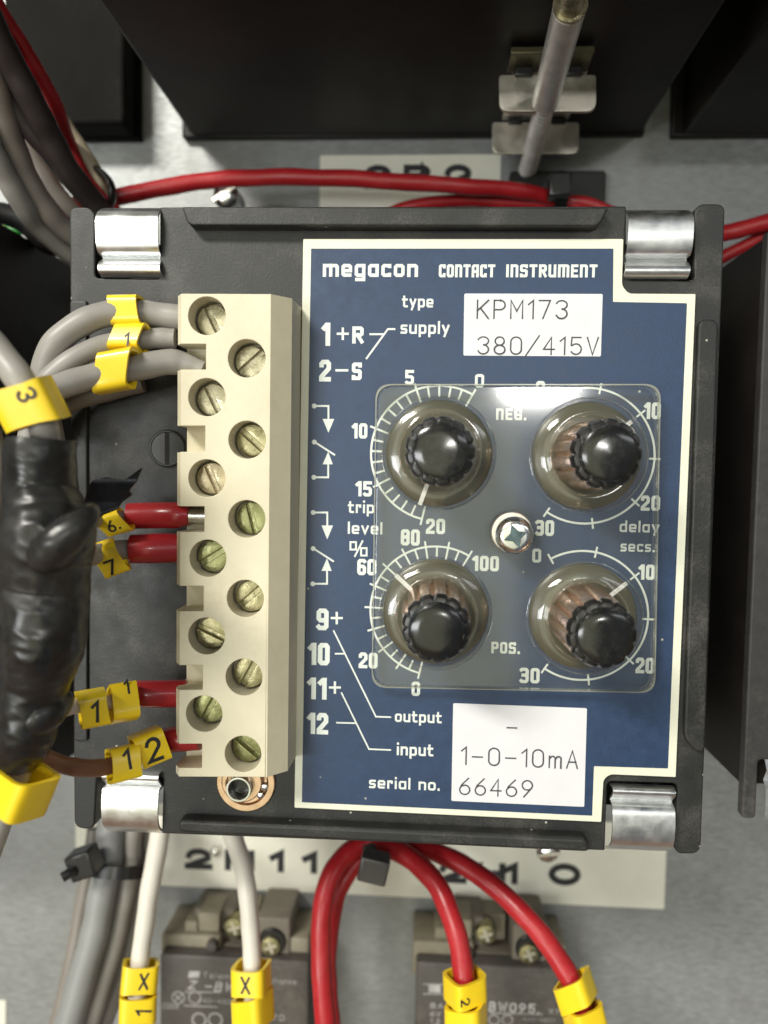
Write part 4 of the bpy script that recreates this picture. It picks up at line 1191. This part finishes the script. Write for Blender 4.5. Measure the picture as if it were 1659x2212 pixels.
# red wires across the top
wire("red_wire", "red wire arching above the instrument in front of the 2B2 label", [(150, 445, -32), (215, 436, -34), (300, 416, -36), (420, 394, -38), (560, 384, -39), (700, 384, -39), (850, 392, -39), (1000, 402, -40), (1120, 412, -42), (1190, 428, -45), (1260, 455, -47)], [33, 35, 35, 35, 35, 35, 34, 33, 32, 31, 28], M['red'])
wire("red_wire", "second red wire barely showing behind the top edge of the instrument", [(820, 470, -46), (900, 442, -46), (1010, 433, -46), (1150, 440, -46), (1250, 436, -46), (1330, 462, -46)], 26, M['red'])
wire("red_wire", "upper red wire at the right edge beside the instrument", [(1500, 520, -38), (1565, 503, -38), (1615, 491, -37), (1700, 468, -36)], 34, M['red'])
wire("red_wire", "lower red wire tucked behind the right hand instrument", [(1500, 590, -42), (1567, 552, -41), (1630, 520, -40), (1700, 485, -40)], 26, M['red'])
# adhesive tie base with tie
a, b = F(1098, 380, PANEL), F(1300, 470, PANEL)
tag(make("tie_base", slab([rounded([(a[0], b[1]), (b[0], b[1]), (b[0], a[1]), (a[0], a[1])], .9)], PANEL, PANEL + 3, .4), M['blackrubber']), "black square cable tie base on the panel above the instrument", "tie base")
band("small black tie holding the red wire on the square base", "cable_tie", P(1208, 425, -45), EY, EZ, EX, 2.6, 3.2, 2.6, .6, M['tie'],
     head=(P(1208, 404, -41), (4.4, 4.6, 4.0), EX, EY, EZ), tail=[P(1208, 392, -42), P(1213, 378, -45)])

# ================================================================== lower wires
LG = "grey cables below the instrument"
wire("grey_cable", "thickest grey cable below the lower left clip", [(244, 1740, -34), (238, 1800, -33), (232, 1870, -31), (216, 1960, -29), (198, 2040, -27), (164, 2160, -24), (128, 2290, -22)], 64, M['grey_dark'], "cable", LG)
wire("grey_cable", "pale grey cable right of the thickest one", [(292, 1750, -36), (286, 1810, -35), (280, 1880, -34), (262, 1970, -32), (244, 2050, -30), (210, 2160, -27), (172, 2280, -25)], 44, M['grey'], "cable", LG)
wire("grey_cable", "shaded grey cable furthest right under the black tie", [(324, 1760, -40), (316, 1830, -39), (308, 1900, -38), (292, 2000, -36), (272, 2080, -34), (238, 2180, -31), (200, 2280, -29)], 34, M['grey'], "cable", LG)
wire("grey_cable", "narrow grey cable left of the thickest one", [(206, 1790, -42), (192, 1880, -40), (174, 1980, -38), (160, 2060, -36), (136, 2160, -34), (108, 2280, -32)], 36, M['grey_warm'], "cable", LG)
cT = P(262, 1868, -34)
ax2 = (P(262, 1740, -34) - P(225, 1960, -28)).normalized()
e1 = EX - ax2 * EX.dot(ax2); e1.normalize(); e2 = ax2.cross(e1)
hx = P(183, 1862, -25)
band("black tie with a square head round the grey cables below the instrument", "cable_tie", cT, e1, e2, ax2, 6.3, 7.2, 2.5, .8, M['tie'],
     head=(hx, (5.2, 5.2, 4.6), (EX * .9 + EY * .35).normalized(), (EY * .9 - EX * .35).normalized(), EZ), tail=[P(170, 1876, -24), P(152, 1885, -22), P(134, 1896, -21)])
wire("white_wire", "left white wire below the instrument with two yellow markers", [(352, 1760, -30), (342, 1820, -28), (328, 1900, -25), (314, 1990, -22), (303, 2070, -19), (297, 2150, -17), (300, 2190, -16)], [44, 44, 43, 42, 41, 40, 40], M['white_wire'], "wire", None,
     sleeve=[([(299, 2196, -17), (297, 2240, -16.5), (292, 2290, -16)], [50, 52, 52], M['ferrule'], "crimp_sleeve")])
wire("white_wire", "right white wire in front of the left relay block", [(492, 1770, -32), (508, 1820, -30), (526, 1880, -27), (537, 1960, -23), (543, 2040, -20), (545, 2120, -18), (548, 2190, -17)], [42, 42, 42, 41, 41, 40, 40], M['white_wire'], "wire", None,
     sleeve=[([(548, 2190, -17.5), (550, 2240, -17), (552, 2290, -16.5)], [50, 52, 52], M['ferrule'], "crimp_sleeve")])
marker("yellow marker reading X on the left white wire", (305, 2078, -19), (299, 2140, -17.5), 80, 6.2, "X", roll=-22, trot=90, tsize=.42, bow=.12, tshift=(.0, .6), skew=-.05)
marker("yellow marker reading 1 under the X on the left white wire", (299, 2143, -17.5), (297, 2200, -16.5), 82, 6.2, "1", roll=-22, trot=170, tsize=.42, bow=.12, tshift=(.2, .9), skew=-.1)
marker("yellow marker reading X on the right white wire", (543, 2082, -19), (544, 2142, -18), 80, 6.2, "X", roll=8, trot=90, tsize=.45, bow=.14)
marker("blank torn yellow marker under the X on the right white wire", (545, 2146, -18), (548, 2215, -17), 82, 6.2, "", roll=25, bow=.1, skew=.25)
RG = "red wires below the instrument"
wire("red_wire", "outermost left red wire dropping from the grey tie", [(800, 1815, -32), (752, 1842, -30), (715, 1890, -27), (697, 1960, -24), (692, 2050, -22), (698, 2140, -20), (708, 2260, -18)], [42, 44, 45, 45, 46, 47, 48], M['red'], "wire", RG)
wire("red_wire", "red wire curving just inside the outermost left one", [(815, 1830, -36), (775, 1858, -34), (738, 1910, -32), (718, 1980, -31), (708, 2070, -31), (712, 2160, -31), (722, 2260, -31)], [36, 38, 39, 39, 39, 39, 39], M['red'], "wire", RG)
wire("red_wire", "red wire bending down to the first relay marker on the right block", [(760, 1815, -34), (830, 1828, -31), (892, 1858, -28), (945, 1915, -24), (980, 1995, -20), (998, 2070, -17), (1006, 2150, -15), (1008, 2260, -14)], [42, 44, 45, 46, 46, 47, 48, 48], M['red'], "wire", RG)
wire("red_wire", "longest red wire slanting to the far right marker", [(840, 1805, -36), (920, 1832, -33), (1000, 1868, -29), (1080, 1925, -25), (1150, 1997, -21), (1205, 2068, -18), (1238, 2130, -16), (1262, 2200, -15), (1275, 2270, -14)], [42, 42, 43, 44, 46, 47, 48, 48, 48], M['red'], "wire", RG)
band("brown grey tie gathering the red wires below the instrument", "cable_tie", P(800, 1842, -33), EY, EZ, EX, 3.6, 4.6, 2.6, .7, M['tie_grey'],
     head=(P(808, 1872, -24), (5.6, 4.9, 4.4), (EX * .97 - EY * .2).normalized(), (EY * .97 + EX * .2).normalized(), EZ))
hb = bpy.data.objects["cable_tie.003"] if "cable_tie.003" in bpy.data.objects else None
marker("upper yellow marker on the red wire in front of the right relay block", (1003, 2104, -16), (1005, 2158, -15.5), 82, 6.4, "2", roll=-30, trot=0, tsize=.3, bow=.06, tshift=(.6, -2.0), skew=.05)
marker("lower yellow marker on the red wire in front of the right relay block", (1006, 2164, -15), (1007, 2236, -14.5), 84, 6.4, "", roll=24, bow=.06, skew=.18)
marker("upper yellow marker on the red wire reaching the right end", (1234, 2112, -16.5), (1252, 2168, -15.5), 80, 6.2, "", roll=28, bow=.04, skew=.28)
marker("lower yellow marker reading 9 on the red wire reaching the right end", (1255, 2170, -15.5), (1272, 2240, -14.5), 80, 6.2, "9", roll=-26, trot=0, tsize=.4, bow=.06, tshift=(.2, -1.6))

# ================================================================== relay blocks
def relay(label, runs, dx=0.0, dv=0.0):
    t = thing("relay_block", label, "relay", (P(505, 2150, PANEL).x + dx, P(505, 2150, PANEL).y + dv, PANEL), "relay blocks along the bottom")
    def pb(x0, x1, y0, y1, w, mt, nm, back=PANEL, bev=.5, u_in=0):
        a_, b_ = F(x0, y1, w), F(x1, y0, w)
        return make(nm, box(a_[0] + dx, b_[0] + dx, a_[1] + dv, b_[1] + dv, back, w, bev, 3), mt, t)
    pb(345, 668, 2079, 2330, -40, M['relay_face'], "body", bev=.7)
    pb(348, 476, 2024, 2090, -43.2, M['relay_tan'], "ledge", bev=.7)
    pb(618, 668, 2028, 2090, -43.2, M['relay_tan'], "ledge", bev=.7)
    pb(418, 508, 1967, 2050, -46.6, M['relay'], "terminal_shroud", bev=.7)
    pb(552, 628, 1986, 2095, -42.6, M['relay'], "terminal_shroud", bev=.8)
    pb(500, 560, 1962, 2060, -49, M['relay_tan'], "bridge", bev=.4)
    pb(468, 560, 2046, 2092, -44, M['relay'], "middle_floor", bev=.5)
    pb(399, 426, 1992, 2016, -44.6, M['relay_tan'], "number_pad", -52, .25)
    pb(428, 474, 1974, 2012, -44.2, M['relay_tan'], "number_pad", -52, .35)
    c_ = F(456, 2048, -41.5); c_ = (c_[0] + dx, c_[1] + dv)
    make("boss", lathe(c_, [(1.3, -46), (1.3, -42.2), (1.1, -41.7), (.02, -41.6)], 24), M['relay_face'], t)
    for (x, y, w, r_) in ((505, 2006, -44.5, 2.3), (584, 2047, -41.2, 2.25)):
        c_ = F(x, y, w); c_ = Vector((c_[0] + dx, c_[1] + dv))
        if w > -42:
            make("screw_well", lathe((c_.x + .15, c_.y + .75), [(3.0, -50), (3.0, w - .9), (2.8, w - .7), (.02, w - .7)], 36), M['tie'], t)
        s_ = make("terminal_screw", lathe(c_, [(r_, w - 3), (r_, w - .5), (r_ * .92, w - .15), (r_ * .6, w), (.02, w + .05)], 30), M['brass'][1], t)
        for an in (20, 110):
            d_ = Vector((math.cos(R(an)), math.sin(R(an)), 0)); e_ = Vector((-d_.y, d_.x, 0))
            make("cross_slot", boxat((c_.x, c_.y, w + .02), d_, e_, EZ, r_ * 1.25, r_ * .28, .12 + (.02 if an > 50 else 0), 0), M['steel'], s_)
    mb = MB()
    for (s, xa, xb, yt, yb, ln, th_) in runs:
        a_, b_, c2_ = P(xa, yb, -39.97), P(xb, yb, -39.97), P(xa, yt, -39.97)
        text(mb, s, THIN, th_, (a_ + Vector((dx * 0, 0, 0)), EX, EY, EZ), c2_.y - a_.y, b_.x - a_.x, .2, 'c', ln)
    return t, mb
t1, mb1 = relay("left grey brown relay block behind the right white wire", [("Telem", 438, 498, 2100, 2112, .0, .1), ("Z", 404, 422, 2117, 2137, .25, .2), ("-BW", 440, 505, 2119, 2140, .2, .22), ("France", 590, 640, 2113, 2124, .1, .1),
     ("440-480", 427, 500, 2155, 2165, 0, .12), ("-CC008", 336, 386, 2165, 2177, 0, .12), ("170", 575, 615, 2190, 2203, 0, .14)])
pline(mb1, [(400, 2143), (478, 2143)], 2.2, -39.97); pline(mb1, [(398, 2172), (470, 2175)], 2.2, -39.97)
for xx in (385, 421):
    cpt = F(xx, 2155, -39.97)
    ribbon(mb1, circle(cpt, 1.35, 20) + [circle(cpt, 1.35, 20)[0]], .1, (Vector((0, 0, -39.97)), EX, EY, EZ), .01)
pline(mb1, [(375, 2146), (395, 2164)], 2, -39.97, .03); pline(mb1, [(395, 2146), (375, 2164)], 2, -39.97, .045)
mb1.add([P(408, 2098, -39.94), P(432, 2098, -39.94), P(430, 2112, -39.94), P(406, 2112, -39.94)], [(3, 2, 1, 0)])
for xx in (430, 465):
    cpt = F(xx, 2203, -39.97)
    ribbon(mb1, circle(cpt, 1.5, 20) + [circle(cpt, 1.5, 20)[0]], .16, (Vector((0, 0, -39.97)), EX, EY, EZ), .01)
flat("lettering", mb1, M['relay_ink'], t1)
dU = P(1066, 2097, -40).x - P(506, 2080, -40).x
dV = P(1066, 2097, -40).y - P(506, 2080, -40).y
t2, mb2 = relay("right grey brown relay block behind the slanting red wires", [("BW095.", 1055, 1166, 2163, 2184, .05, .24), ("BA", 929, 958, 2166, 2177, 0, .16), ("6V", 929, 952, 2184, 2195, 0, .16), ("1.2", 929, 950, 2200, 2211, 0, .16), ("X1", 1185, 1206, 2178, 2190, 0, .14), ("440-480V", 1130, 1200, 2196, 2205, 0, .1)], dU, dV)
mb2.add([P(926, 2128, -39.94), P(952, 2128, -39.94), P(952, 2144, -39.94), P(926, 2144, -39.94)], [(3, 2, 1, 0)])
pline(mb2, [(915, 2126), (958, 2126)], 2, -39.97); pline(mb2, [(915, 2147), (958, 2147)], 2, -39.97)
pline(mb2, [(1060, 2188), (1172, 2191)], 2.2, -39.97)
for xx in (1067, 1096):
    cpt = F(xx, 2203, -39.97)
    ribbon(mb2, circle(cpt, 1.1, 20) + [circle(cpt, 1.1, 20)[0]], .1, (Vector((0, 0, -39.97)), EX, EY, EZ), .01)
flat("lettering", mb2, M['relay_ink'], t2)

for o in bpy.data.objects:
    if 'base_mm' in o.keys():
        del o['base_mm']
